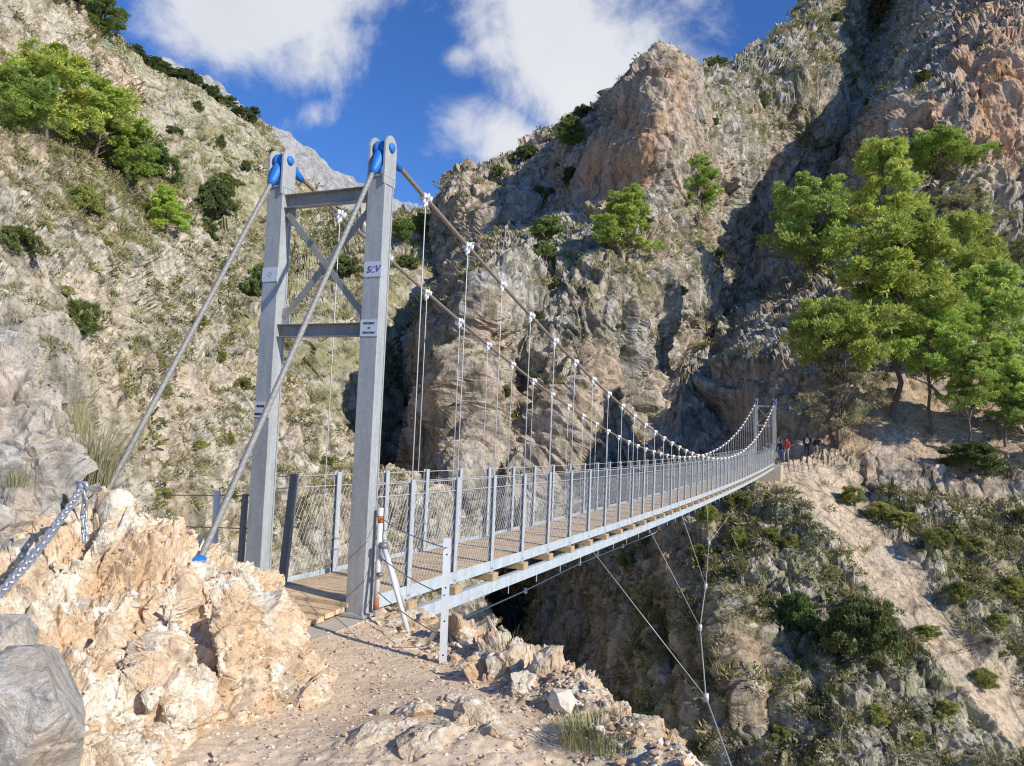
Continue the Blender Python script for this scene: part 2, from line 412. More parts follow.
def patch(name, S, B, ctrl, step, disp, mat, edge=(14, .05), jag=(10, 3.0), seed=0, orange=(), green=(), soil=(), base_green=0.4, skirt=1.0, tpow=1.0, smooth=False, bumps=(), calm=(), soft=22.0):
    S = np.array(S, float); B = np.array(B, float)
    l = np.sqrt((np.diff(S, axis=0) ** 2).sum(1)) + .35 * np.sqrt((np.diff(B, axis=0) ** 2).sum(1))
    l = np.concatenate([[0], np.cumsum(l)])
    nu = int(l[-1] / step); u = np.linspace(0, l[-1], nu)
    s = np.stack([np.interp(u, l, S[:, 0]), np.interp(u, l, S[:, 1])], 1)
    b = np.stack([np.interp(u, l, B[:, 0]), np.interp(u, l, B[:, 1])], 1)
    ker = np.hanning(9); ker /= ker.sum()
    for q in (s, b):
        for k in (0, 1):
            q[:, k] = np.convolve(np.pad(q[:, k], 4, mode='edge'), ker, 'valid')
    dirv = b - s; L = np.sqrt((dirv ** 2).sum(1)); dn = dirv / (L[:, None] + 1e-6)
    if jag:
        j = fbm(np.stack([u / jag[0], u * 0 + seed, u * 0], 1), 4, seed + 3, .6)
        s = s + dn * (j * jag[1] * 2)[:, None]; dirv = b - s; L = np.sqrt((dirv ** 2).sum(1))
    nt = int(np.percentile(L, 85) / step) + 2
    t = np.linspace(0, 1, nt) ** tpow
    px = s[:, None, 0] + dirv[:, None, 0] * t[None]; py = s[:, None, 1] + dirv[:, None, 1] * t[None]
    dist = L[:, None] * t[None]
    Y = rbf(ctrl, px, py, soft)
    for (bx, by, rx, ry, a, *rot) in bumps:
        Y = Y * (1 + a * blobs(px, py, [(bx, by, rx, ry, 1.0, *(rot or [0]))]))
    Y = Y * (1 + edge[1] * np.exp(-(dist / edge[0]) ** 1.2))
    # rim that rolls over and runs down behind
    if skirt:
        ks = np.array([.35, .22, .13, .07, .03]) * skirt
        pin = 3.0 + 30 * ks
        spx = s[:, None, 0] + dn[:, None, 0] * pin[None]; spy = s[:, None, 1] + dn[:, None, 1] * pin[None]
        sY = Y[:, :1] * (1 + ks[None] + .02)
        px = np.concatenate([spx, px], 1); py = np.concatenate([spy, py], 1); Y = np.concatenate([sY, Y], 1)
        ns = len(ks)
    else: ns = 0
    P = ray(px, py) * Y[..., None]
    du = np.gradient(P, axis=0); dv = np.gradient(P, axis=1)
    N = np.cross(du, dv); N /= np.linalg.norm(N, axis=-1, keepdims=True) + 1e-9
    flip = (N * P).sum(-1) > 0; N[flip] *= -1
    for ax in (0, 1):
        for _ in range(2):
            N = (np.roll(N, 2, ax) + N * 2 + np.roll(N, -2, ax))
    N /= np.linalg.norm(N, axis=-1, keepdims=True) + 1e-9
    sh = P.shape; Pf = P.reshape(-1, 3); d = np.zeros(len(Pf))
    for (kind, sc, amp, *rest) in disp:
        zs = rest[0] if rest else 1.0
        q = Pf / sc * np.array([1, 1, zs]); sd = seed + int(sc * 37)
        if kind == 'fbm': d += amp * fbm(q, 5, sd, .55)
        elif kind == 'ridge': d += amp * fbm(q, 4, sd, .5, True)
        elif kind == 'block':
            wq = q + .35 * np.stack([perlin(q * 1.3 + 5, sd + 1), perlin(q * 1.3 + 9, sd + 2), perlin(q * 1.3 + 3, sd + 4)], 1)
            d += amp * facets(wq, sd)
        elif kind == 'crack':
            wq = q + .25 * np.stack([perlin(q * 1.7 + 5, sd + 1), perlin(q * 1.7 + 9, sd + 2), perlin(q * 1.7 + 3, sd + 4)], 1)
            f1, f2, cid, rel = worley(wq, sd + 9)
            d -= amp * np.clip(1 - (f2 - f1) / .10, 0, 1) ** 1.5
        elif kind == 'strata':
            lay = perlin(Pf / (sc * 5) + 3, sd) * 2.2 + Pf[:, 2] / sc + .35 * Pf[:, 0] / sc
            fr = lay - np.floor(lay)
            d += amp * (np.minimum(fr * 1.6, 1) - .5)
    if calm: d *= 1 - blobs(px, py, calm).ravel()
    d *= 1 - .85 * np.clip(blobs(px, py, soil).ravel(), 0, 1) if soil else 1
    V = Pf + N.reshape(-1, 3) * d[:, None]
    nu_, nv_ = sh[:2]
    idx = np.arange(nu_ * nv_).reshape(nu_, nv_)
    q = np.stack([idx[:-1, :-1], idx[:-1, 1:], idx[1:, 1:], idx[1:, :-1]], -1).reshape(-1, 4)
    zone = np.stack([blobs(px, py, orange), np.maximum(base_green, blobs(px, py, green)), blobs(px, py, soil)], -1).reshape(-1, 3)
    nz = fbm(Pf / (Y.reshape(-1, 1) * .05), 3, seed + 5)
    zone[:, 0] = np.clip(zone[:, 0] * (1.1 + nz * .8), 0, 1); zone[:, 2] = np.clip(zone[:, 2] * (1.1 + nz * 1.0), 0, 1)
    zone[:, 1] = np.clip(zone[:, 1] * (1 - .8 * zone[:, 0]) * (1 - .85 * zone[:, 2]), 0, 1)
    o = mesh_np(name, V, [q], mat, smooth=smooth, attrs={'zone': zone})
    o['kind'] = 'structure'
    Vg = V.reshape(sh)
    fn = np.cross(Vg[1:, :-1] - Vg[:-1, :-1], Vg[:-1, 1:] - Vg[:-1, :-1])
    PATCH[name] = dict(V=Vg[:, ns:], px=px[:, ns:], py=py[:, ns:], zone=zone.reshape(nu_, nv_, 3)[:, ns:], Y=Y[:, ns:], N=N[:, ns:])
    return o

def ground_at(name, px, py):
    """surveyed point on a hillside nearest a bearing"""
    p = PATCH[name]
    i = np.argmin((p['px'] - px) ** 2 + (p['py'] - py) ** 2)
    return p['V'].reshape(-1, 3)[i]

# ------------------------------------------------------------------ camera, sun, sky
cam = bpy.data.cameras.new('camera'); camo = bpy.data.objects.new('camera', cam); COL.objects.link(camo)
cam.sensor_fit = 'HORIZONTAL'; cam.sensor_width = 36; cam.lens = F_PX / 1024 * 36
cam.clip_start = .05; cam.clip_end = 12000
camo.rotation_mode = 'QUATERNION'
camo.rotation_quaternion = (Matrix.Rotation(math.pi / 2 + PITCH, 3, 'X') @ Matrix.Rotation(ROLL, 3, 'Z')).to_quaternion()
SC.camera = camo

SUN_AZ, SUN_EL = R_(-37), R_(31)
SUNV = Vector((math.cos(SUN_EL) * math.cos(SUN_AZ), math.cos(SUN_EL) * math.sin(SUN_AZ), math.sin(SUN_EL)))
sl = bpy.data.lights.new('sun', 'SUN'); sl.energy = 5.0; sl.angle = R_(.55); sl.color = (1, .94, .84)
so = bpy.data.objects.new('sun', sl); COL.objects.link(so)
so.rotation_mode = 'QUATERNION'; so.rotation_quaternion = SUNV.to_track_quat('Z', 'Y')

def make_world():
    w = bpy.data.worlds.new('World'); SC.world = w; w.use_nodes = True
    t = w.node_tree; n = t.nodes; n.clear()
    out = n.new('ShaderNodeOutputWorld'); bg = n.new('ShaderNodeBackground'); t.links.new(bg.outputs[0], out.inputs[0])
    sky = n.new('ShaderNodeTexSky'); sky.sky_type = 'NISHITA'; sky.sun_disc = False
    sky.sun_elevation = SUN_EL; sky.sun_rotation = math.pi / 2 - SUN_AZ
    sky.altitude = 700; sky.air_density = 1.0; sky.dust_density = .25; sky.ozone_density = 2.2
    tc = n.new('ShaderNodeTexCoord'); D = tc.outputs['Generated']
    def mth(op, a, b=None, clamp=False):
        m = n.new('ShaderNodeMath'); m.operation = op; m.use_clamp = clamp
        for s_, v in ((m.inputs[0], a), (m.inputs[1], b)):
            if v is None: continue
            if hasattr(v, 'links'): t.links.new(v, s_)
            else: s_.default_value = v
        return m.outputs[0]
    nrm = n.new('ShaderNodeVectorMath'); nrm.operation = 'NORMALIZE'; t.links.new(D, nrm.inputs[0]); D = nrm.outputs[0]
    # cloud banks: soft masses around given bearings, torn by noise
    def bank(px, py, sx, sy, rot, amp):
        c = Vector(ray(px, py)).normalized()
        right = Vector((0, 0, 1)).cross(c).normalized() * -1; up = right.cross(c)
        a = R_(rot); e1 = right * math.cos(a) + up * math.sin(a); e2 = -right * math.sin(a) + up * math.cos(a)
        s1, s2 = sx / F_PX, sy / F_PX
        vs = []
        for e, s_ in ((e1, s1), (e2, s2)):
            d = n.new('ShaderNodeVectorMath'); d.operation = 'DOT_PRODUCT'; t.links.new(D, d.inputs[0]); d.inputs[1].default_value = e / s_
            vs.append(mth('POWER', mth('ABSOLUTE', mth('SUBTRACT', d.outputs['Value'], (e / s_).dot(c))), 2.0))
        r2 = mth('ADD', vs[0], vs[1])
        f = n.new('ShaderNodeVectorMath'); f.operation = 'DOT_PRODUCT'; t.links.new(D, f.inputs[0]); f.inputs[1].default_value = c
        g = mth('MULTIPLY', mth('EXPONENT', mth('MULTIPLY', r2, -1.0)), amp)
        return mth('MULTIPLY', g, mth('GREATER_THAN', f.outputs['Value'], 0.0))
    banks = [(245, 5, 125, 58, 18, 1.1), (325, 55, 66, 52, 30, .85), (318, 112, 60, 22, 42, .72), (585, 65, 130, 75, -28, 1.1), (520, 150, 110, 42, -25, .85), (462, 62, 30, 26, 0, .62), (690, 10, 85, 45, -10, .5),
             (400, 32, 22, 16, 0, .36), (-200, -200, 260, 90, 10, .8), (1250, -150, 260, 90, 0, .7), (500, 175, 90, 40, -20, .5), (455, 22, 40, 12, 0, .34)]
    tot = None
    for b in banks:
        g = bank(*b); tot = g if tot is None else mth('MAXIMUM', tot, g)
    nz = n.new('ShaderNodeTexNoise'); nz.inputs['Scale'].default_value = 7.5; nz.inputs['Detail'].default_value = 13; nz.inputs['Roughness'].default_value = .62
    nz.inputs['Distortion'].default_value = .25
    t.links.new(D, nz.inputs['Vector'])
    nz2 = n.new('ShaderNodeTexNoise'); nz2.inputs['Scale'].default_value = 3.2; nz2.inputs['Detail'].default_value = 6; t.links.new(D, nz2.inputs['Vector'])
    # generic scattered cloud away from the banks
    gen = mth('MULTIPLY', mth('SUBTRACT', nz2.outputs['Fac'], .60, True), 0.4)
    dens = mth('ADD', mth('MAXIMUM', tot, gen), mth('MULTIPLY', mth('SUBTRACT', nz.outputs['Fac'], .5), 1.9))
    dens = mth('MULTIPLY', mth('SUBTRACT', dens, .30), 1.55, True)
    rmp = n.new('ShaderNodeValToRGB'); rmp.color_ramp.interpolation = 'EASE'
    rmp.color_ramp.elements[0].position = 0; rmp.color_ramp.elements[1].position = .95
    t.links.new(dens, rmp.inputs[0])
    # sky tint
    hs = n.new('ShaderNodeMix'); hs.data_type = 'RGBA'; hs.blend_type = 'MULTIPLY'; hs.inputs[0].default_value = 1
    t.links.new(sky.outputs[0], hs.inputs[6]); hs.inputs[7].default_value = SKYTINT
    cc = n.new('ShaderNodeMix'); cc.data_type = 'RGBA'
    t.links.new(nz2.outputs['Fac'], cc.inputs[0]); cc.inputs[6].default_value = (5.6, 6.1, 6.9, 1); cc.inputs[7].default_value = (10.2, 10.1, 10.0, 1)
    mx = n.new('ShaderNodeMix'); mx.data_type = 'RGBA'
    t.links.new(mth('MULTIPLY', rmp.outputs[0], .93), mx.inputs[0]); t.links.new(hs.outputs[2], mx.inputs[6]); t.links.new(cc.outputs[2], mx.inputs[7])
    t.links.new(mx.outputs[2], bg.inputs[0]); bg.inputs[1].default_value = .1
SKYTINT = (.55, .95, 1.6, 1)
make_world()
SC.cycles.filter_width = 1.15
SC.view_settings.view_transform = 'Standard'; SC.view_settings.look = 'None'; SC.view_settings.exposure = 0

# ------------------------------------------------------------------ hillsides
# far ridges
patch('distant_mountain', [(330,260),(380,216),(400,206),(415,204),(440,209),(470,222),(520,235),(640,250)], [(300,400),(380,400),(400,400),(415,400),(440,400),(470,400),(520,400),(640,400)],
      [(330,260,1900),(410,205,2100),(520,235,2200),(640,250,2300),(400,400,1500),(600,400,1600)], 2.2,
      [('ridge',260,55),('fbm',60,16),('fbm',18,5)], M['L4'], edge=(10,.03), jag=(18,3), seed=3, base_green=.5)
patch('scree_ridge', [(150,60),(210,80),(240,105),(262,124),(285,140),(305,153),(330,167),(350,177),(372,195),(395,207),(430,226),(470,250)], [(150,420),(210,420),(240,420),(262,420),(285,420),(305,420),(330,420),(350,420),(372,420),(395,420),(430,420),(470,420)],
      [(150,60,520),(262,124,560),(330,167,600),(400,208,640),(470,250,700),(200,420,380),(330,420,380),(470,420,420)], 2.2,
      [('ridge',60,10),('fbm',22,4),('fbm',7,1.6)], M['L3'], edge=(10,.04), jag=(14,1.6), seed=5, base_green=.28)
# grassy mountain behind the near hillside
patch('grassy_mountain', [(60,20),(100,36),(130,60),(170,75),(215,100),(250,120),(270,150),(284,180),(305,200),(335,212),(365,225),(390,236),(402,233),(425,226),(444,230),(456,240),(462,262)],
      [(60,560),(100,560),(140,560),(180,560),(220,560),(260,560),(290,560),(310,560),(340,560),(365,560),(390,560),(405,560),(425,560),(440,560),(450,560),(460,560),(466,560)],
      [(60,20,190),(135,62,205),(215,100,225),(255,125,235),(270,165,215),(150,150,150),(150,250,105),(230,200,160),(235,290,105),(300,215,205),(300,270,140),(330,215,215),(330,290,125),(270,330,98),(320,350,92),(390,240,165),(430,232,168),(470,250,172),(400,275,128),(440,290,130),(360,330,104),(420,340,128),(380,420,98),(440,440,122),(300,420,86),(200,400,78),(400,520,98),(200,520,66),(520,300,170),(560,520,140)], 2.0,
      [('ridge',34,5.5,.8),('fbm',14,2.6),('block',7,1.5,.7),('fbm',3,.8),('block',1.6,.45,.7)], M['L2'], edge=(12,.05), jag=(12,2.2), seed=9, base_green=.8,
      green=[(330,250,50,30,1),(200,130,60,60,1),(410,240,60,22,1)], orange=[], soil=[(150,115,50,40,.5),(225,115,40,18,.6)], bumps=[(250,250,26,60,-.06),(205,130,30,60,-.05,-20)])
# right hand massif across the gorge
patch('cliff_massif', [(425,330),(440,250),(449,212),(456,184),(468,173),(490,175),(505,164),(525,160),(545,147),(560,136),(585,122),(598,116),(614,99),(638,74),(652,60),(668,52),(680,60),(690,73),(702,72),(730,67),(765,48),(798,24),(806,4),(820,-40),(900,-120),(1000,-170),(1120,-200),(1300,-220)],
      [(405,800),(425,800),(440,800),(450,800),(470,800),(490,800),(510,800),(530,800),(550,800),(570,800),(590,800),(610,800),(635,800),(655,800),(675,800),(690,800),(705,800),(720,800),(735,800),(760,800),(790,800),(820,800),(850,800),(880,800),(940,800),(1020,800),(1130,800),(1300,800)],
      [(450,215,138),(470,174,142),(520,160,150),(560,136,152),(598,117,150),(640,74,117),(668,53,116),(700,73,124),(740,60,140),(800,22,172),(830,-40,182),(1000,-170,200),(1300,-220,190),
       (590,160,121),(582,205,119),(612,140,113),(650,110,106),(648,180,103),(690,180,107),(700,120,112),(725,120,122),(600,255,96),(540,270,98),(650,262,93),(505,240,122),(470,250,132),(445,290,128),(520,200,136),
       (470,330,79),(475,295,81),(482,345,79.5),(480,385,78),(478,430,76.5),(520,400,77.5),(420,400,84),(440,400,81),(460,400,79),(425,330,92),(446,330,86),(420,470,82),(520,330,82),(600,300,83),(560,400,76),(610,420,76),(640,300,85),(690,290,97),(450,480,72),(520,470,73),(540,290,90),(500,285,84),
       (655,370,91),(715,335,103),(720,370,92),(745,250,128),(690,420,84),(740,430,78),(760,420,70),(640,440,80),
       (800,150,142),(765,200,134),(850,60,165),(880,20,182),(845,190,126),(795,90,138),
       (905,140,104),(960,60,112),(1000,60,101),(930,105,104),(1000,150,94),(970,205,90),(900,205,99),(1100,100,104),(1100,-50,122),(940,0,150),(1250,100,80),
       (790,300,100),(800,380,73),(860,300,84),(950,260,88),(1000,300,83),(900,400,63.5),(1000,420,61),(1024,480,55.5),(850,440,60),(950,480,56.5),(1100,300,80),(1100,450,58),(1250,400,78),(1300,250,98),(1300,600,60),
       (420,570,76),(500,560,72),(560,560,70),(520,650,70),(640,500,74),(700,520,68),(420,760,68),(600,760,66),(800,600,56),(1000,620,50),(900,780,46),(1200,700,42)], 1.75,
      [('ridge',22,2.8,.6),('fbm',9,1.2,.6),('ridge',6.5,1.3,.35),('ridge',2.6,.4,.3),('block',6.5,1.3,.5),('block',2.8,.75,.45),('crack',5.0,.6,.35),('crack',2.0,.2,.4),('block',1.2,.42,.6),('fbm',.5,.16)], M['R1'], soft=12.0, edge=(10,.07), jag=(9,3.0), seed=21, base_green=.42,
      orange=[(622,165,36,62,1.0,15),(660,110,25,50,.6),(690,180,28,40,.45),(935,150,55,35,.9),(995,80,45,120,.9),(560,420,60,60,.35),(480,420,40,60,.35),(655,400,40,40,.4),(575,170,30,30,.4)],
      green=[(760,110,60,50,.9),(830,20,50,40,.9),(600,280,70,40,.9),(680,250,40,40,.8),(940,300,120,90,.7)], calm=[(622,165,34,56,.55,12),(690,150,30,50,.3)], soil=[(940,430,150,52,1.1),(980,500,80,40,.7),(860,470,60,30,.7),(730,455,40,14,.9),(755,420,50,14,.8),(790,440,60,12,1),(900,420,120,30,.8),(830,410,60,14,.7),(1000,440,60,20,.6),(760,395,30,6,.6)],
      bumps=[(500,650,86,100,.6),(392,400,44,170,.5),(868,95,34,130,.14,18),(905,150,22,60,-.05),(466,430,18,100,-.05,6),(515,420,20,60,.10,5),(570,425,17,60,-.05,25),(622,430,28,60,.06),(480,230,16,40,-.04),(545,215,14,40,.05),(560,170,12,40,.05)])
# near hillside on the left bank
patch('limestone_hillside', [(-220,-160),(-80,-110),(20,-50),(60,-14),(84,16),(108,46),(128,66),(134,90),(136,118),(148,162),(170,192),(184,212),(204,246),(208,290),(222,330),(262,372),(296,392),(312,410),(330,430),(338,452),(350,478),(390,490),(436,502),(458,536),(470,596),(476,660),(486,760)],
      [(-420,-160),(-420,-60),(-420,40),(-420,140),(-420,260),(-420,380),(-420,480),(-400,560),(-360,640),(-320,720),(-260,780),(-200,800),(-140,820),(-60,820),(0,820),(60,820),(120,820),(180,820),(220,820),(250,820),(280,820),(310,820),(350,820),(400,820),(440,820),(470,820),(500,820)],
      [(-200,-150,80),(20,-50,86),(84,16,92),(128,66,95),(136,118,90),(148,162,84),(204,246,76),(208,300,70),(60,60,78),(0,0,74),(0,120,58),(60,160,64),(110,190,70),(0,260,36),(60,260,44),(120,260,58),(160,260,66),(100,340,42),(40,320,32),(180,340,58),(240,380,64),(300,415,67),(345,475,68),(100,440,33),(180,440,47),(260,460,57),(310,500,58),(150,520,36),(220,540,44),(280,560,50),(330,560,54),(400,500,62),(450,508,64),(400,580,55),(500,540,62),(480,640,56),(300,700,44),(100,600,30),(0,400,26),(-100,300,28),(-300,0,50),(-300,300,20),(-300,600,18),(0,700,22),(550,700,58)], 2.0,
      [('ridge',13,1.9,.7),('fbm',6,.9),('ridge',3.4,.7,.4),('block',4.2,.9,.5),('strata',3.0,.25),('crack',3.5,.25,.5),('block',1.5,.38,.55),('block',.8,.24,.6),('fbm',.36,.11)], M['L1'], edge=(12,.06), jag=(10,2.6), seed=31, base_green=.32,
      orange=[(118,100,20,26,.7),(60,330,60,50,.3),(190,400,40,30,.35)], green=[(90,200,110,60,.9,20),(60,30,80,20,.5)], soil=[(60,320,70,40,.6),(190,390,50,20,.6),(80,50,70,50,.35)],
      bumps=[(110,330,26,90,-.05,-15),(150,330,14,80,.05,-20),(60,60,20,60,-.03),(250,460,20,60,-.05,-20),(210,420,14,60,.05,-20),(100,300,12,50,.05),(330,520,30,30,-.05)])
# far abutment and rim of the gorge under the bridge
patch('gorge_rim', [(535,830),(530,740),(536,660),(545,610),(562,572),(592,546),(640,523),(690,501),(728,486),(764,468),(778,463),(792,460),(830,452),(900,474),(1000,486),(1130,474)],
      [(610,880),(620,880),(640,880),(660,880),(680,880),(710,880),(740,880),(765,880),(790,880),(815,880),(840,880),(870,880),(910,880),(960,880),(1040,880),(1180,880)],
      [(545,610,70),(532,740,66),(562,572,67),(592,548,63),(640,525,58),(690,503,54.6),(728,487,54),(765,468,53.9),(778,464,54.2),(792,461,55),(830,455,58),(900,476,59),(1000,488,59),(1130,478,58),(600,600,61),(560,680,64),(610,690,55),(650,560,55),(655,610,52),(695,600,45.5),(705,560,48),(650,650,50),(665,700,45.5),(702,690,40.8),(600,780,53),(650,766,46),(722,766,38),(760,540,48),(740,510,51),(800,500,51),(800,560,46),(780,640,41.5),(860,540,48.5),(860,620,42.5),(850,700,38),(920,600,44.5),(950,700,38.5),(1024,600,47),(1024,700,40.5),(1024,766,37),(800,766,36),(940,520,51),(1024,530,52.5),(1130,600,49),(1130,800,36)], 1.75,
      [('ridge',9,1.2,.6),('fbm',4,.6,.7),('ridge',2.4,.6,.4),('block',3.2,.8,.45),('crack',2.6,.3,.45),('block',.95,.34,.6),('crack',1.0,.1,.6),('fbm',.32,.10)], M['R2'], soft=12.0, edge=(10,.06), jag=(9,2.5), seed=41, base_green=.6,
      orange=[(590,620,45,60,.35),(730,690,50,60,.55),(680,560,30,30,.5),(620,680,30,40,.5)], green=[(720,520,50,20,.8),(900,620,80,60,.9,45),(960,580,80,60,.9),(790,590,60,40,.8)],
      soil=[(900,482,90,18,.9),(1000,496,90,20,.9),(798,478,48,24,1.3),(838,514,56,32,1.3,42),(888,574,64,28,1.3,52),(940,645,62,24,1.3,50),(1000,713,66,30,1.3,46),(905,500,40,9,.5,30),(985,515,22,6,.9),(1010,690,40,10,.8,45)],
      bumps=[(640,690,10,50,.04,-10),(676,640,12,60,.05,-12),(660,600,9,50,-.03,-12),(735,640,12,70,-.03,-15),(760,690,14,70,.05,-20),(690,720,18,40,-.03)])
# deep floor that closes the gorge
fl = MB(); fl.add([(-4000,-400,-70),(4000,-400,-70),(4000,6000,-70),(-4000,6000,-70)], [(0,1,2,3)])
tag(fl.build('valley_ground', M['L2']), kind='structure')

# ------------------------------------------------------------------ near ground
def crest(y):
    """x of the gorge rim along the near bank"""
    return np.interp(y, [0, 1.5, 3, 4.5, 5.2, 6.0, 6.7, 7.4, 8.1, 8.8, 12], [2.6, 1.9, 1.45, .92, .62, .22, -.18, -.62, -1.3, -2.6, -9])

def ground_z(x, y):
    z = -1.83 + .02 * (7 - y)
    z = z + .10 * np.exp(-((x + .2) / .8) ** 2 - ((y - 4.2) / 1.2) ** 2) - .05 * np.exp(-((x + 1.0) / .5) ** 2 - ((y - 5.0) / .8) ** 2)
    d = x - crest(y)
    # bank of rubble rising a little towards the rim, then the drop
    z = z + .13 * np.exp(-((d + .28) / .25) ** 2) * np.clip((6.6 - y) / 1.5, 0, 1)
    return z - np.where(d > 0, d * 3.2 + .0, 0) - np.where(y > 8.45, (y - 8.45) * 3.5, 0)

def near_ground():
    gx = np.arange(-4.6, 3.2, .016); gy = np.arange(-1.5, 9.6, .02)
    X, Y = np.meshgrid(gx, gy, indexing='ij'); x = X.ravel(); y = Y.ravel()
    P2 = np.stack([x, y, x * 0], 1)
    wob = .22 * fbm(P2 / .55, 4, 5)
    z = ground_z(x + wob, y)
    d = x + wob - crest(y)
    rough = np.clip((d + .85) / .5, 0, 1)                    # smooth path, broken rim
    rough = np.maximum(rough, np.clip((4.6 - y) / 1.0, 0, .35))
    z += .010 * fbm(P2 / .45, 4, 8) + .006 * fbm(P2 / .06, 3, 9)
    P3 = np.stack([x, y, z * .8], 1)
    z += rough * (.07 * facets(P3 / .36, 3) + .045 * facets(P3 / .15, 4) + .02 * facets(P3 / .06, 6))
    V = np.stack([x, y, z], 1); n1, n2 = X.shape
    idx = np.arange(n1 * n2).reshape(n1, n2)
    q = np.stack([idx[:-1, :-1], idx[1:, :-1], idx[1:, 1:], idx[:-1, 1:]], -1).reshape(-1, 4)
    o = mesh_np('ground', V, [q], M['ground'], smooth=True)
    o.data.materials.append(M['white_rock'])
    rr = rough[q].mean(1) + .25 * fbm(V[q[:, 0]] / .2, 3, 2)
    o.data.polygons.foreach_set('material_index', (rr > .42).astype(np.int32))
    o['kind'] = 'structure'
    return V.reshape(n1, n2, 3), gx, gy
GV, GX, GY = near_ground()
def gz(x, y):
    i = int(np.clip(np.searchsorted(GX, x), 0, len(GX) - 1)); j = int(np.clip(np.searchsorted(GY, y), 0, len(GY) - 1))
    return float(GV[i, j, 2])

# ochre bank on the left of the path
patch('rock_bank', [(-60,590),(-20,575),(10,560),(45,538),(75,522),(105,512),(125,530),(160,533),(200,541),(218,550),(238,563),(262,573),(280,587),(290,612),(298,650),(306,690),(316,716)],
      [(-90,800),(-60,805),(0,810),(20,810),(40,810),(65,810),(95,810),(125,810),(150,810),(164,810),(180,810),(195,806),(212,800),(226,795),(242,785),(270,765),(322,724)],
      [(105,512,5.2),(160,548,5.25),(200,556,5.4),(240,568,5.65),(284,583,6.1),(298,612,5.85),(307,650,5.5),(326,716,4.98),(200,640,4.75),(100,600,4.75),(250,640,5.0),(150,700,4.25),(240,700,4.75),(100,766,3.7),(200,770,4.25),(240,766,4.45),(0,600,4.5),(0,766,3.4),(270,600,5.6),(60,530,5.1),(-60,700,3.6),(280,660,5.2),(290,720,4.95)], 1.25,
      [('crack',.42,.05,.5),('crack',.17,.014,.6),('ridge',.8,.09,.45),('ridge',.28,.03,.4),('block',.55,.19,.5),('block',.24,.075,.5),('block',.11,.034,.55),('fbm',.06,.014),('block',.045,.016)], M['mound'], edge=(12,.03), jag=(9,2.6), seed=51, base_green=0, skirt=.5,
      bumps=[(200,620,16,70,.03,12),(235,620,12,60,-.025,12),(165,640,14,60,-.025,15),(130,650,16,50,.03,20),(265,640,10,60,.02,8),(180,700,30,20,-.03)])
# broken outcrop along the rim of the gorge
patch('rim_outcrop', [(452,646),(466,638),(478,633),(492,641),(506,640),(518,652),(530,652),(546,655),(562,671),(580,684),(600,702),(620,725),(640,741),(662,762),(700,800)],
      [(448,660),(454,672),(462,686),(470,698),(478,710),(486,720),(496,732),(508,742),(520,752),(534,760),(552,770),(574,782),(600,796),(630,815),(670,850)],
      [(466,638,6.72),(478,633,6.75),(506,638,6.25),(530,650,5.9),(562,670,5.45),(600,707,5.1),(640,741,4.6),(700,800,4.0),(454,672,5.95),(470,698,5.5),(486,720,5.15),(508,742,4.83),(534,760,4.6),(574,782,4.35),(630,815,4.05),(490,672,5.68),(520,695,5.2),(555,715,4.88),(600,745,4.45)], 1.2,
      [('crack',.3,.06,.6),('ridge',.5,.06,.6),('block',.34,.22,.55),('block',.16,.09,.55),('fbm',.1,.015),('block',.07,.03),('fbm',.03,.006)], M['white_rock'], edge=(8,.02), jag=(8,3.0), seed=71, base_green=0, skirt=.35)

# grey crag behind the chain
patch('limestone_crag', [(-160,290),(-60,318),(-10,332),(8,340),(22,354),(38,384),(52,402),(66,414),(71,432),(72,458),(78,484),(96,498),(114,518),(128,545),(135,580)],
      [(-240,660),(-200,665),(-160,670),(-130,670),(-100,670),(-70,670),(-40,670),(-20,670),(0,670),(20,670),(40,665),(60,655),(85,640),(105,620),(120,610)],
      [(0,340,6.3),(38,384,6.1),(70,432,5.9),(75,484,5.6),(114,518,5.35),(135,580,5.4),(0,450,5.55),(30,470,5.6),(0,560,4.9),(50,600,4.9),(-100,450,5),(-100,650,4),(40,540,5.3),(-160,300,5.6)], 1.3,
      [('crack',.55,.12,.8),('crack',.22,.03,.8),('ridge',1.2,.06,.8),('block',.75,.20,.9),('block',.38,.12,.9),('fbm',.16,.022),('block',.12,.022),('fbm',.04,.006)], M['grey_rock'], edge=(10,.03), jag=(9,2.2), seed=61, base_green=0, skirt=.6)

# ------------------------------------------------------------------ boulders and stones
def rock_geo(seed, dims, sub=5, cuts=10, rough=1.0):
    bm = bmesh.new(); bmesh.ops.create_icosphere(bm, subdivisions=sub, radius=1.0)
    V = np.array([v.co[:] for v in bm.verts]); Fc = np.array([[v.index for v in f.verts] for f in bm.faces]); bm.free()
    r = np.random.default_rng(seed)
    for _ in range(cuts):
        n = r.normal(size=3); n /= np.linalg.norm(n); h = r.uniform(.5, .82)
        dd = V @ n - h; V = V - np.where(dd > 0, dd * .97, 0)[:, None] * n
    V = V * np.array(dims)
    s = float(np.mean(dims)); Nn = V / (np.linalg.norm(V, axis=1, keepdims=True) + 1e-9)
    d = s * rough * (.09 * fbm(V / s / .8 + seed, 3, seed) + .13 * facets(V / s / .5 + seed, seed) + .045 * facets(V / s / .2 + seed, seed + 1) + .015 * fbm(V / s / .06, 3, seed))
    return V + Nn * d[:, None], Fc

def boulder(name, seed, loc, dims, rot, mat, label, group=None, sub=5, cuts=10, rough=1.0):
    V, Fc = rock_geo(seed, dims, sub, cuts, rough)
    if group: loc = np.array(loc); loc[2] = max(loc[2], gz(loc[0], loc[1]) - dims[2] * (.3 if dims[2] < .15 else -.05))
    o = mesh_np(name, V, [Fc], mat); o.location = loc; o.rotation_euler = rot
    return tag(o, label, 'boulder', group)

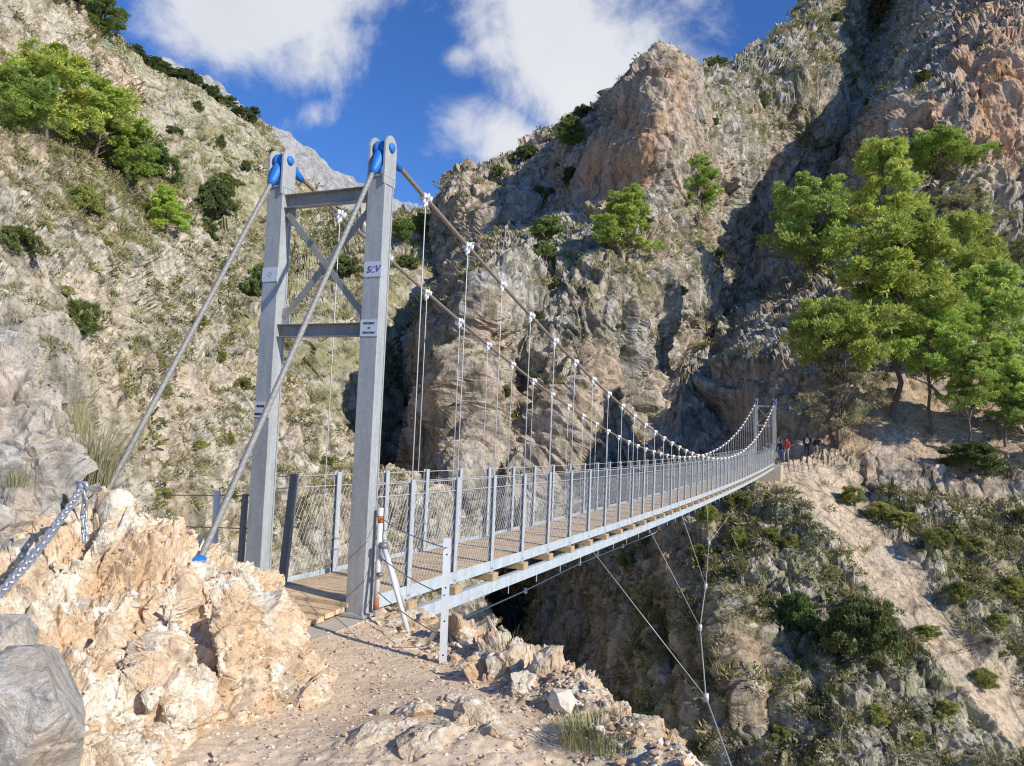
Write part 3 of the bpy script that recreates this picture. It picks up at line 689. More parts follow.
boulder('boulder', 101, at(18, 716, 3.15), (.36, .40, .44), (.2, -.25, .5), M['grey_rock'], 'big pale grey boulder in the lowest left corner beside the ochre bank', sub=6, cuts=26, rough=.30)
boulder('boulder', 102, at(8, 640, 3.9), (.22, .2, .13), (.1, .2, .2), M['grey_rock'], 'flat grey rock lying on the big corner boulder below the chain', cuts=14, rough=.5)
bl = [(503, 688, 5.45, (.17, .16, .21), 'cream boulder with a brown shaded side right behind the white fence post', 103),
      (490, 650, 6.2, (.18, .14, .14), 'small white rock at the gorge rim just right of the white fence post', 104),
      (466, 636, 6.45, (.09, .09, .10), 'knobbly tan rock under the deck edge beside the white fence post', 105),
      (550, 694, 5.25, (.19, .15, .24), 'tall upright ochre rock standing on the gorge rim', 106),
      (584, 714, 5.0, (.14, .13, .14), 'ochre rim rock between the tall upright rock and the grass patch', 107),
      (600, 715, 4.95, (.10, .10, .09), 'white rim rock above the grass patch', 108),
      (622, 724, 4.75, (.09, .09, .07), 'small white rock at the right tip of the grass patch', 109),
      (646, 760, 4.4, (.13, .12, .13), 'pale grey boulder lowest on the gorge rim at the bottom edge', 110),
      (524, 712, 5.05, (.13, .11, .10), 'rounded cream rock leaning in front of the tall upright rock', 111),
      (482, 742, 4.5, (.24, .14, .12), 'long tan rock embedded in rubble near the bottom edge', 112),
      (445, 760, 4.25, (.34, .22, .13), 'broad white rock slab at the bottom edge in the middle of the path', 113),
      (405, 745, 4.55, (.12, .10, .05), 'thin cream slab lying flat on the path', 114),
      (415, 722, 4.75, (.20, .13, .07), 'pale flat ledge rock in the middle of the path above the bottom slab', 117),
      (372, 752, 4.35, (.26, .15, .07), 'low ochre ledge rock on the path left of the bottom slab', 118),
      (500, 760, 4.3, (.2, .14, .12), 'tilted tan rock in the rubble right of the bottom slab', 119),
      (460, 712, 4.95, (.14, .10, .07), 'brown stone in rubble between the path and the rim rocks', 120),
      (385, 716, 4.85, (.10, .09, .05), 'small brown edged stone slab on the path by the bank', 115),
      (228, 762, 4.1, (.085, .04, .025), 'little dark flat stone lying on sand at the foot of the bank', 116)]
for px, py, Y, dm, lb, sd in bl:
    boulder('boulder', sd, at(px, py, Y), dm, (sd * .3 % .5, sd * .7 % .5, sd * 1.9), M['mound' if sd % 3 == 0 else 'white_rock'], lb, 'boulders along the gorge rim')

def scatter_mesh(name, Vt, Ft, pos, scale, rotz, tilt, col, mat, attr='leafcol', parent=None, smooth=False, zsc=None):
    """many copies of template meshes (lists) merged in one mesh"""
    Vs, Fs, Cs, off = [], [], [], 0
    kind = RNG.integers(0, len(Vt), len(pos))
    for k in range(len(Vt)):
        sel = np.where(kind == k)[0]
        if not len(sel): continue
        vt = Vt[k]; n = len(vt)
        c, s_ = np.cos(rotz[sel]), np.sin(rotz[sel]); tl = tilt[sel]
        v = vt[None] * (scale[sel][:, None, None] if scale.ndim == 1 else scale[sel][:, None, :])
        ct, st = np.cos(tl), np.sin(tl)
        y = v[..., 1] * ct[:, None] - v[..., 2] * st[:, None]; z = v[..., 1] * st[:, None] + v[..., 2] * ct[:, None]
        x = v[..., 0] * c[:, None] - y * s_[:, None]; y2 = v[..., 0] * s_[:, None] + y * c[:, None]
        w = np.stack([x, y2, z], -1) + pos[sel][:, None, :]
        Vs.append(w.reshape(-1, 3)); f = Ft[k]
        Fs.append((f[None] + (np.arange(len(sel)) * n)[:, None, None]).reshape(-1, f.shape[1]) + off)
        Cs.append(np.repeat(col[sel], n, 0)); off += len(sel) * n
    return mesh_np(name, np.concatenate(Vs), [np.concatenate(Fs)], mat, parent, smooth, {attr: np.concatenate(Cs)})

def stones():
    Vt, Ft = [], []
    for k in range(8):
        V, Fc = rock_geo(300 + k, (1, .55 + .06 * (k % 5), .3 + .07 * (k % 4)), 1, 9, .45); Vt.append(V); Ft.append(Fc)
    pos, sc, cl = [], [], []
    def sow(n, fx, size, pal):
        c = 0
        while c < n:
            x, y = fx()
            if x > crest(y) + .02 or x < -2.4: continue
            s_ = size(); pos.append((x, y, gz(x, y) + s_ * .25)); sc.append(s_)
            b = np.array(pal[RNG.integers(len(pal))]) * RNG.uniform(.75, 1.2); cl.append(b); c += 1
    pal = [(.74, .62, .47), (.68, .52, .36), (.56, .40, .26), (.78, .70, .58), (.50, .40, .30), (.66, .46, .29)]
    sow(2600, lambda: (RNG.uniform(-1.6, 1.3), RNG.uniform(3.6, 7.3)), lambda: .006 + RNG.exponential(.0055), pal)
    sow(1500, lambda: ((lambda y: (crest(y) - abs(RNG.normal(0, .38)), y))(RNG.uniform(3.5, 6.9))), lambda: .009 + RNG.exponential(.009), pal)
    sow(150, lambda: ((lambda y: (crest(y) - abs(RNG.normal(0, .34)), y))(RNG.uniform(3.5, 6.5))), lambda: .026 + RNG.exponential(.016), pal)
    n = len(pos)
    o = scatter_mesh('gravel', Vt, Ft, np.array(pos), np.array(sc), RNG.uniform(0, 6.28, n), RNG.uniform(-.6, .6, n), np.array(cl), M['stone'])
    tag(o, kind='stuff')
    o['label'] = 'loose pale gravel and rubble strewn over the path and rim'
    # chips lying on the bank
    p = PATCH['rock_bank']; Vb = p['V'].reshape(-1, 3); keep = np.where(p['px'].ravel() > 60)[0]
    sel = RNG.choice(keep, 1500, replace=False); s_ = .008 + RNG.exponential(.009, 1500)
    cl = np.array([np.array(pal[RNG.integers(len(pal))]) * RNG.uniform(.7, 1.15) for _ in range(1500)])
    o = scatter_mesh('rubble', Vt, Ft, Vb[sel], s_, RNG.uniform(0, 6.28, 1500), RNG.uniform(-.6, .6, 1500), cl, M['stone'])
    tag(o, kind='stuff'); o['label'] = 'small broken stones lodged all over the ochre bank'
stones()

# ------------------------------------------------------------------ the suspension bridge
TH = .4063
D = np.array([math.sin(TH), math.cos(TH), 0.]); N_ = np.array([-D[1], D[0], 0.]); UP = np.array([0, 0, 1.])
B0 = np.array([-1.3622, 7.3593, -1.8102]); WID = 1.235; LEN = 50.0; DS = 1.0524
def zs(s): return -.0185 * s + .0004 * s * s
def BP(s, lat=0., h=0.):
    """point of the bridge in its own frame: along, across (0 right rail), above deck line"""
    return s * D + lat * N_ + (zs(s) + h) * UP
def cab(s): return 2.70 - .281 * s + .00562 * s * s - B0[2]
NST = 46
ST = [.8731 + DS * i for i in range(NST)]
bridge = tag(empty('suspension_bridge', tuple(B0)), 'long grey steel suspension footbridge with wooden deck and two portal towers spanning the gorge', 'footbridge')

def beam(mb, a, b, w, h, up=UP):
    """rectangular bar from a to b, w across and h along 'up'"""
    a = np.asarray(a, float); b = np.asarray(b, float); t = (b - a); L = np.linalg.norm(t); t /= L
    sd = np.cross(t, up); sd /= np.linalg.norm(sd); u = np.cross(sd, t)
    mb.obox((a + b) / 2, t * L / 2, sd * w / 2, u * h / 2)

def lathe(mb, a, b, prof, n=20):
    a = np.asarray(a, float); b = np.asarray(b, float)
    mb.tube([a + (b - a) * t for t, r in prof], [r for t, r in prof], n)

def text(body, size, loc, xdir, zdir, mat, parent, name='lettering', ext=.001, shear=0, sx=1.0, off=.012):
    cu = bpy.data.curves.new(name, 'FONT'); cu.body = body; cu.size = size; cu.align_x = 'CENTER'; cu.align_y = 'CENTER'
    cu.extrude = ext; cu.shear = shear; cu.resolution_u = 4; cu.materials.append(mat)
    cu.offset = size * off
    o = bpy.data.objects.new(name, cu); COL.objects.link(o); o.parent = parent
    x = Vector(xdir).normalized(); y = Vector(zdir).normalized(); z = x.cross(y)
    m = Matrix((x, y, z)).transposed().to_4x4(); m.translation = Vector(loc)
    bpy.context.view_layer.update()
    me = bpy.data.meshes.new_from_object(o.evaluated_get(bpy.context.evaluated_depsgraph_get())); me.name = name
    bpy.data.objects.remove(o)
    o = bpy.data.objects.new(name, me); COL.objects.link(o); o.parent = parent
    if not me.materials: me.materials.append(mat)
    o.matrix_local = m @ Matrix.Diagonal((sx, 1, 1, 1))
    return o

POSTW = .195
def make_tower(front):
    """portal in the frame of its own base point (right post foot); the approach side is -D"""
    t = empty('tower', (0, 0, 0), bridge)
    for lat in (0., WID):
        b = MB(); c = lat * N_
        for s_ in (-1, 1):
            b.obox(c + s_ * D * .072 + UP * 2.10, N_ * POSTW / 2, D * .0075, UP * 2.10)
            b.obox(c + s_ * N_ * .083 + UP * 2.10, N_ * .005, D * .0642, UP * 2.098)
        b.obox(c + UP * 4.212, N_ * (POSTW / 2 + .004), D * .09, UP * .012)
        p = b.build('post', M['steel'], t, bevel=.004)
        bp = MB(); bp.obox(c + UP * .012, N_ * .15, D * .15, UP * .012)
        for i in (-1, 1):
            for j in (-1, 1):
                bp.tube([c + i * .12 * N_ + j * .12 * D + UP * .0, c + i * .12 * N_ + j * .12 * D + UP * .06], .012, 8)
        bp.build('base_plate', M['steel'], t)
        for s_ in (-1, 1):                               # the two ears that carry the pin
            e = MB(); n = 18; pts = []
            for k in range(n + 1):
                a = math.pi * k / n; pts.append((math.cos(a) * .1, 4.50 + math.sin(a) * .12))
            pts = [(.1, 4.13 if s_ * (1 if lat == 0 else -1) else 4.2)] + pts + [(-.1, 4.13)]
            vs = []
            for off in (-.011, .011):
                for (a, z) in pts: vs.append(c + N_ * (s_ * .0865 + off) + D * a + UP * z)
            m_ = len(pts)
            e.add(vs, [tuple(range(m_)), tuple(range(2 * m_ - 1, m_ - 1, -1))] + [(i, (i + 1) % m_, (i + 1) % m_ + m_, i + m_) for i in range(m_)])
            e.build('ear_plate', M['steel'], t)
        pn = MB(); pin = c + UP * 4.50
        lathe(pn, pin - N_ * .125, pin + N_ * .125, [(0, .034), (.05, .046), (.1, .048), (.14, .046), (.16, .03), (.84, .03), (.86, .046), (.9, .048), (.95, .046), (1, .034)])
        pn.build('pin', M['blue'], t, True)
        for kind in ('back', 'main'):
            if kind == 'back': dirn = -D * 1.0 - UP * 1.83
            else: dirn = D * 1.0 - UP * .281
            dirn = dirn / np.linalg.norm(dirn); off = (-.0 if kind == 'back' else 0.) * N_
            sk = MB()
            lathe(sk, pin - N_ * .062, pin + N_ * .062, [(0, .07), (.08, .08), (.38, .08), (.42, .05), (.58, .05), (.62, .08), (.92, .08), (1, .07)] if kind == 'back' else [(0, .045), (.4, .045), (.41, .075), (.59, .075), (.6, .045), (1, .045)])
            lathe(sk, pin + dirn * .04, pin + dirn * .34, [(0, .052), (.25, .060), (.55, .056), (.8, .042), (1, .032)])
            sk.build('cable_socket', M['blue'], t, True)
    for (z, hgt) in ((4.062, .135), (2.715, .125)):       # cross beams between the posts
        b = MB(); a0 = N_ * (POSTW * .04); a1 = N_ * (WID - POSTW * .04)
        beam(b, a0 + UP * z + D * .03, a1 + UP * z + D * .03, .008, hgt - .009)
        beam(b, a0 + UP * (z + hgt / 2) , a1 + UP * (z + hgt / 2), .075, .008)
        beam(b, a0 + UP * (z - hgt / 2) , a1 + UP * (z - hgt / 2), .075, .008)
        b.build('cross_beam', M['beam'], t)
        for lt, sg in ((.13, 1), (WID - .13, -1)):
            g = MB()
            zz = z - hgt / 2 - .09 if z > 3.5 else z + hgt / 2 + .09
            g.obox(lt * N_ + UP * zz + D * .035, N_ * .055, D * .005, UP * .09)
            g.build('gusset_plate', M['steel'], t)
    for (l0, z0, l1, z1, dd) in ((.12, 2.86, WID - .12, 3.94, -.012), (WID - .12, 2.86, .12, 3.94, .03)):
        b = MB(); beam(b, N_ * l0 + UP * z0 + D * dd, N_ * l1 + UP * z1 + D * dd, .008, .062)
        beam(b, N_ * l0 + UP * (z0 + .0) + D * (dd + .028), N_ * l1 + UP * z1 + D * (dd + .028), .05, .007)
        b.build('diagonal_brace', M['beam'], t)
    return t

tower_near = make_tower(True)
tower_far = copy_tree(tower_near, bridge); tower_far.location = Vector(LEN * D + zs(LEN) * UP)
# far sockets face the other way: turn the far tower about its own middle
tower_far.rotation_euler = (0, 0, math.pi); tower_far.location = Vector(LEN * D + WID * N_ + zs(LEN) * UP)

def plate(lat, z0, z1, w, dx, label):
    c = lat * N_ - D * (.0795 + .0035) + UP * (z0 + z1) / 2 + (-N_) * dx
    b = MB(); b.obox(c, N_ * w / 2, D * .003, UP * (z1 - z0) / 2)
    o = b.build('sign_plate', M['sign'], tower_near, bevel=.001); o['label'] = label
    return c - D * .0042
c1 = plate(0, 3.215, 3.362, .20, .012, 'small metal plate with a blue company logo')
text('S', .092, c1 - (-N_) * .050 - UP * .006, -N_, UP, M['ink_blue'], tower_near, shear=.25, sx=.95)
text('C', .092, c1 + (-N_) * .0 - UP * .006, -N_, UP, plain_mat('pale_violet_lettering', (.28, .22, .55), .5), tower_near, shear=.25, sx=.95)
text('V', .095, c1 + (-N_) * .048 - UP * .000, -N_, UP, M['ink_blue'], tower_near, shear=.32, sx=.95)
c2 = plate(0, 2.638, 2.80, .20, .004, 'small metal plate with a load notice in three lines')
text('MÁXIMO', .032, c2 + UP * .045, -N_, UP, M['ink'], tower_near)
text('10', .032, c2 + UP * .0, -N_, UP, M['ink'], tower_near)
text('PERSONAS', .029, c2 - UP * .046, -N_, UP, M['ink'], tower_near)
c3 = plate(WID, 3.215, 3.362, .20, -.0, 'blank metal plate with a ring of dots')
b = MB()
for a in range(4):
    p = c3 + (-N_) * .022 * math.cos(a * 1.57 + .3) + UP * .022 * math.sin(a * 1.57 + .3); b.tube([p, p - D * .002], .005, 8)
b.build('dot_emblem', M['ink'], tower_near)
c4 = plate(WID, 1.82, 1.98, .19, .0, 'metal plate with two worn lines of dark letters')
for row in (((-.065, -.035, .035), (-.028, .0, .035), (.006, .03, .035)), ((-.085, -.05, -.045), (-.044, -.01, -.045), (.0, .04, -.045), (.05, .085, -.045))):
    b = MB()
    for (x0, x1, z) in row: b.obox(c4 + (-N_) * (x0 + x1) / 2 + UP * z, N_ * (x1 - x0) / 2, D * .001, UP * .011)
    b.build('lettering', M['ink'], tower_near)

# cables
def rope(mb, pts, R, strands=6, pitch=.42, sub=None):
    """laid wire rope: a lobed section twisted along its run"""
    pts = [np.asarray(p, float) for p in pts]; n = strands * 4; base = len(mb.v); Lc = 0
    for i, p in enumerate(pts):
        t = pts[min(i + 1, len(pts) - 1)] - pts[max(i - 1, 0)]; t /= np.linalg.norm(t)
        u = np.cross(t, N_ if abs(t @ N_) < .9 else D); u /= np.linalg.norm(u); w = np.cross(t, u)
        if i: Lc += np.linalg.norm(p - pts[i - 1])
        for k in range(n):
            a = 2 * math.pi * k / n; r = R * (.90 + .12 * abs(math.cos(strands / 2 * (a))) )
            aa = a + 2 * math.pi * Lc / pitch
            mb.v.append(tuple(p + r * (math.cos(aa) * u + math.sin(aa) * w)))
    for i in range(len(pts) - 1):
        for k in range(n):
            k2 = (k + 1) % n; mb.f.append((base + i * n + k, base + i * n + k2, base + (i + 1) * n + k2, base + (i + 1) * n + k))

def cable_pt(s, lat): return s * D + lat * N_ + cab(s) * UP
for lat in (0., WID):
    b = MB(); rope(b, [cable_pt(s, lat) for s in np.concatenate([np.arange(.3, 12, .03), np.arange(12, LEN - .29, .12)])], .025, 6, .3)
    b.build('main_cable', M['cable'], bridge, True)
    top = lat * N_ + UP * 4.50; dv = -D - UP * 1.83; dv /= np.linalg.norm(dv)
    b = MB(); rope(b, [top + dv * q for q in np.arange(.3, 5.0, .018)], .0245, 6, .36); b.build('backstay_cable', M['strand'], bridge, True)
    e = top + dv * 4.33
    b = MB(); lathe(b, e - dv * .13, e + dv * .25, [(0, .038), (.15, .052), (.6, .062), (1, .062)]); b.build('cable_socket', M['blue'], bridge, True)
    far = LEN * D + zs(LEN) * UP + lat * N_ + UP * 4.5; dv2 = D - UP * 1.2; dv2 /= np.linalg.norm(dv2)
    b = MB(); b.tube([far + dv2 * .3, far + dv2 * 6.2], .03, 8); b.build('backstay_cable', M['strand'], bridge, True)

# clamps and hangers: each its own part
cl = MB()
sl_ = np.array([1, 0, 0.])
cl.tube([(-.055, 0, 0), (.055, 0, 0)], .040, 14); cl.tube([(-.07, 0, 0), (.07, 0, 0)], .031, 12)
for x in (-.03, .03):
    cl.tube([(x, -.05, .03), (x, .05, .03)], .009, 8); cl.obox((x, 0, -.05), (.012, 0, 0), (0, .02, 0), (0, 0, .03))
    for y in (-.047, .047): cl.obox((x, y, 0.), (.014, 0, 0), (0, .012, 0), (0, 0, .032))
cl.obox((0, 0, -.075), (.016, 0, 0), (0, .012, 0), (0, 0, .04))
clamp0 = cl.build('cable_clamp', M['clamp'], bridge, True)
hg = MB(); hg.tube([(0, 0, 0), (0, 0, 1)], .0066, 6); hg.v = [(x, y, z) for x, y, z in hg.v]
hang0 = hg.build('hanger_rod', M['wire'], bridge, True)
LAT_L = .16                                   # the left hand rail is set a little further along
first = True
for side, lat in ((0, 0.), (1, WID)):
    for i in range(NST):
        s = ST[i] + (LAT_L if side else 0)
        if s > LEN - .6: continue
        p = cable_pt(s, lat); q = BP(s, lat, .1)
        c = clamp0 if first else clamp0.copy()
        if not first: COL.objects.link(c)
        ang = math.atan2(-(-.281 + .01124 * s), 1)
        c.matrix_local = Matrix.Translation(Vector(p)) @ Matrix.Rotation(math.pi / 2 - TH, 4, 'Z') @ Matrix.Rotation(ang, 4, 'Y')
        hgt = p[2] - .09 - q[2]
        if hgt > 1.25:
            h = hang0 if first else hang0.copy()
            if not first: COL.objects.link(h)
            h.location = Vector(q); h.scale = (1, 1, hgt)
        first = False

# deck
b = MB(); s = -.10
k = 0
while s < LEN + .2:
    L = .142; h = .088 + RNG.uniform(-.004, .004)
    c = BP(s + L / 2, WID / 2, h); sl = (BP(s + L, 0, 0) - BP(s, 0, 0)); sl /= np.linalg.norm(sl)
    b.obox(c, N_ * (WID / 2 - .075 + RNG.uniform(-.006, .006)), sl * (L / 2 - .004), np.cross(sl, N_) * .02)
    s += L; k += 1
deck = b.build('plank_deck', M['wood'], bridge)
b = MB()
for k in range(8):                                        # landing boards before the tower
    s = -.18 - k * .15
    b.obox(BP(0) * 0 + s * D + (WID / 2 - .02) * N_ + UP * (.055 - .012 * k + RNG.uniform(-.004, .004)), N_ * (.5 + RNG.uniform(-.02, .02)), D * .07, UP * .022)
b.build('landing_boards', M['wood'], bridge)
for lat, sg in ((-.012, -1), (WID + .012, 1)):
    b = MB(); S_ = np.arange(.12, LEN, .8)
    for s in S_:
        e = min(s + .8, LEN)
        beam(b, BP(s, lat, .07), BP(e, lat, .07), .012, .135)
        beam(b, BP(s, lat - sg * .03, .004), BP(e, lat - sg * .03, .004), .06, .01)
    b.build('edge_stringer', M['stringer'], bridge)
    b = MB()
    for s in S_:
        e = min(s + .8, LEN)
        beam(b, BP(s, lat + sg * .055, -.185), BP(e, lat + sg * .055, -.185), .012, .14)
        beam(b, BP(s, lat + sg * .02, -.118), BP(e, lat + sg * .02, -.118), .07, .01)
    b.build('lower_stringer', M['stringer'], bridge)
slp = MB(); slp.obox((0, 0, 0), N_ * (WID / 2 + .085), D * .085, UP * .048)
sleeper0 = slp.build('sleeper', M['sleeper'], bridge, bevel=.006)
pst = MB()
for sx in (-1, 1): pst.obox(D * sx * .0 + N_ * sx * .022 + UP * .62, N_ * .004, D * .040, UP * .625)
pst.obox(UP * .62 + D * .0, N_ * .018, D * .0045, UP * .625)
pst.obox(UP * .05 - D * .0, N_ * .05, D * .03, UP * .006)
post0 = pst.build('railing_post', M['rail'], bridge)
for i in range(NST):
    o = sleeper0 if i == 0 else sleeper0.copy()
    if i: COL.objects.link(o)
    o.location = Vector(BP(ST[i], WID / 2, -.062))
    br = None
    for side, lat in ((0, 0.), (1, WID)):
        p = post0 if (i == 0 and side == 0) else post0.copy()
        if not (i == 0 and side == 0): COL.objects.link(p)
        s = ST[i] + (.40 if side else 0)
        p.location = Vector(BP(s, lat, -.0)); p.rotation_euler = (0, 0, RNG.uniform(-.02, .02))
# tie rods that poke out below the sleepers
b = MB(); b.tube([(0, 0, 0), (0, 0, -.11)], .0065, 6); bolt0 = b.build('tie_bolt', M['rail'], bridge)
for i in range(28):
    o = bolt0 if i == 0 else bolt0.copy()
    if i: COL.objects.link(o)
    o.location = Vector(BP(ST[i] + .5, -.06, -.25))
# handrail wires and mesh infill
for lat in (0., WID):
    for h in (1.215, 1.09):
        b = MB(); b.tube([BP(s, lat, h) for s in np.arange(.05, LEN, .5)], .006, 6); b.build('rail_wire', M['wire'], bridge, True)
    b = MB(); h0, h1 = .16, 1.06; step = .068; dh = h1 - h0; run = .42
    for sg in (1, -1):
        s = .12
        while s < LEN - .5:
            a = BP(s, lat, h0 if sg > 0 else h1); c = BP(s + run, lat, h1 if sg > 0 else h0)
            r = .0017
            t = c - a; t /= np.linalg.norm(t); u = np.cross(t, N_); u /= np.linalg.norm(u)
            base = len(b.v)
            for p in (a, c):
                for kk in range(3):
                    an = 2.094 * kk; b.v.append(tuple(p + r * (math.cos(an) * u + math.sin(an) * N_)))
            for kk in range(3):
                k2 = (kk + 1) % 3; b.f.append((base + kk, base + k2, base + 3 + k2, base + 3 + kk))
            s += step
    b.build('wire_mesh', M['mesh'], bridge)

# wind guys under the bridge
def plane_hit(px, py, s):
    """where a bearing crosses the vertical plane square to the bridge at s (bridge frame)"""
    r = ray(px, py); o = B0 + s * D
    t = (o @ D) / (r @ D); return r * t - B0
GUYS = [plane_hit(741, 800, 2.5), plane_hit(731, 766, 3.6), plane_hit(706, 697.5, 7.6), plane_hit(700, 627.5, 12.2), plane_hit(705.7, 586, 16.5), plane_hit(709, 543, 21)]
guy = GUYS
b = MB(); b.tube(guy, .012, 6); b.tube([guy[-1], ground_at('gorge_rim', 742, 512) - B0], .007, 6)
for (s, i, q) in ((7.4, 2, (608, 541)), (11.9, 3, (646, 527)), (16.0, 4, (674, 517)), (20.5, 5, (695, 509))):
    b.tube([BP(s, -.06, -.26), guy[i]], .007, 6)
for p in guy[2:6]: b.tube([p - UP * .07, p + UP * .07], .05, 8)
b.build('wind_guy', M['wire'], bridge, True)
def lat_hit(px, py, lat):
    r = ray(px, py); o = B0 + lat * N_; t = (o @ N_) / (r @ N_); return r * t - B0
g2 = [lat_hit(440, 629, 2.6), lat_hit(525.5, 590.5, 2.5), lat_hit(580, 563.5, 2.4), lat_hit(623, 546, 2.3), lat_hit(655, 533, 2.2)]
g2 += [BP(24, 2.0, -1.3), BP(34, 1.9, -.9), BP(48, 1.9, -.6)]
b = MB(); b.tube(g2, .014, 6)
for p in g2[1:4]: b.tube([p - UP * .06, p + UP * .06], .04, 8)
b.build('wind_guy', M['wire'], bridge, True)

# abutments
def block(name, c, ax, ay, az, mat, **kw):
    m = MB(); m.obox(c, ax, ay, az); return m.build(name, mat, **kw)
conc = plain_mat('cast_concrete', (.50, .43, .33), .9, 0, .15, 5)
o = block('concrete_footing', B0 + .38 * D + WID / 2 * N_ - UP * .55, N_ * (WID / 2 + .22), D * .52, UP * .45, conc); tag(o, kind='structure')
o = block('concrete_slab', B0 - .62 * D + WID / 2 * N_ * .72 - UP * .052, N_ * .62, D * .62, UP * .045, conc); tag(o, kind='structure')
o = block('far_concrete_footing', B0 + (LEN + .6) * D + WID / 2 * N_ + zs(LEN) * UP - UP * .75, N_ * 1.15, D * 1.3, UP * .72, conc); tag(o, kind='structure')

# ------------------------------------------------------------------ fences and chain by the near tower
def angle_post(name, foot, top, mat, size, label, parent=None, holes=True):
    f = np.asarray(foot, float); t = np.asarray(top, float); ax = t - f; L = np.linalg.norm(ax); ax /= L
    x = np.cross(ax, -D * .4 + np.array([0.2, -1, 0])); x /= np.linalg.norm(x); y = np.cross(x, ax)
    b = MB(); b.obox((f + t) / 2, ax * L / 2, x * size / 2, y * .004); b.obox((f + t) / 2 - x * (size / 2 - .004) - y * size / 2, ax * L / 2, x * .004, y * size / 2)
    o = b.build(name, mat, parent)
    if holes:
        h = MB()
        n = max(3, int(L / .2))
        for i in range(n):
            c = f + ax * (L * (i + .5) / n) + y * .0042
            h.tube([c, c + y * .0012], .007, 8)
        ho = h.build('bolt_holes', M['ink'], o if parent is None else parent)
    return o

pf = np.array([-.435, 5.91, -1.86]); ptp = at(447.5, 538, 5.97)
fence = tag(empty('end_post', tuple(pf)), 'white perforated angle post with slanting brace standing alone on gravel', 'fence post')
angle_post('post', pf * 0, ptp - pf, M['white_steel'], .058, '', fence)
b = MB(); bf = np.array([-.63, 6.48, -1.85]) - pf; beam(b, bf, (ptp - pf) * .42, .035, .008); b.build('brace', M['white_steel'], fence)

tp0 = at(375.5, 615, 7.34); tp1 = at(381, 508, 7.34)
tri = tag(empty('braced_pole', tuple(tp0)), 'white pole with rust stripes and two slanting legs leaning beside the right tower post', 'fence post')
b = MB(); b.tube([tp0 * 0, tp1 - tp0], .026, 12); b.build('pole', M['white_steel'], tri, True)
for (t0, t1) in ((.86, .93), (.05, .17)):
    b = MB(); b.tube([(tp1 - tp0) * t0, (tp1 - tp0) * t1], .0272, 12); b.build('rust_band', M['rust'], tri, True)
apex = at(383.5, 546, 7.25) - tp0
for (px, py, Y) in ((408, 632, 6.88), (404, 606, 7.5)):
    b = MB(); b.tube([apex, at(px, py, Y) - tp0], .022, 10); b.build('leg', M['white_steel'], tri, True)
b = MB(); b.tube([apex - UP * .02, apex + UP * .03], .045, 10); b.tube([at(380, 575, 7.3) - tp0 - UP * .01, at(380, 575, 7.3) - tp0 + UP * .02], .034, 10); b.build('collar', M['shade_steel'], tri, True)
# fence wires from the end post back to the braced pole
for k, (fa, fb, lb) in enumerate((((447, 548), (381, 518), 'uppermost thin wire between the white angle post and the braced pole'), ((445, 595), (379, 556), 'middle thin wire between the white angle post and the braced pole'), ((444, 637), (378, 592), 'lowest thin wire between the white angle post and the braced pole'))):
    a = at(*fa, 5.93); c = at(*fb, 7.33)
    b = MB(); b.tube([a + (c - a) * t - UP * .03 * 4 * t * (1 - t) for t in np.linspace(0, 1, 9)], .0045, 6)
    tag(b.build('fence_wire', M['shade_steel'], None, True), lb, 'wire', 'wires of the fence beside the right tower post')

# short fence left of the tower
for (px0, py0, px1, py1, Y, lb, m_) in ((213, 566, 217.5, 491, 8.3, 'pale thin fence post in front of the hillside, left of the dark one', 'white_steel'), (239.5, 575, 245.5, 494, 8.15, 'dark thin fence post hugging the left side of the left tower post', 'shade_steel')):
    a = at(px0, py0, Y) - UP * .5; c = at(px1, py1, Y); b = MB(); beam(b, a, c, .05, .05, D); o = b.build('fence_post', M[m_])
    tag(o, lb, 'fence post', 'posts of the short fence left of the tower')
for (y0, y1, lb) in ((497, 496, 'upper wire of the short fence left of the tower'), (528, 529, 'lower wire of the short fence left of the tower')):
    a = at(160, y0 - 2, 8.7); c = at(262, y1, 8.05); b = MB(); b.tube([a, c], .006, 6); tag(b.build('fence_wire', M['shade_steel'], None, True), lb, 'wire', 'wires of the short fence left of the tower')
# first post of the left rail, its shade painted in as dark steel
a = at(281, 591, 8.15); c = at(295, 474, 8.15)
b = MB(); beam(b, a - UP * .05, c, .085, .05, D); tag(b.build('rail_end_post', M['shade_steel']), 'shade-darkened steel end post of the left handrail leaning beside the left tower post', 'post')
# low bolt standing on the landing
a = at(340.5, 612, 7.6); b = MB(); b.tube([a - UP * .05, a + UP * .09], .018, 10); b.tube([a + UP * .075, a + UP * .1], .026, 8)
tag(b.build('anchor_bolt', M['rail'], None, True), 'short upright bolt on the boards at the foot of the right tower post', 'bolt')

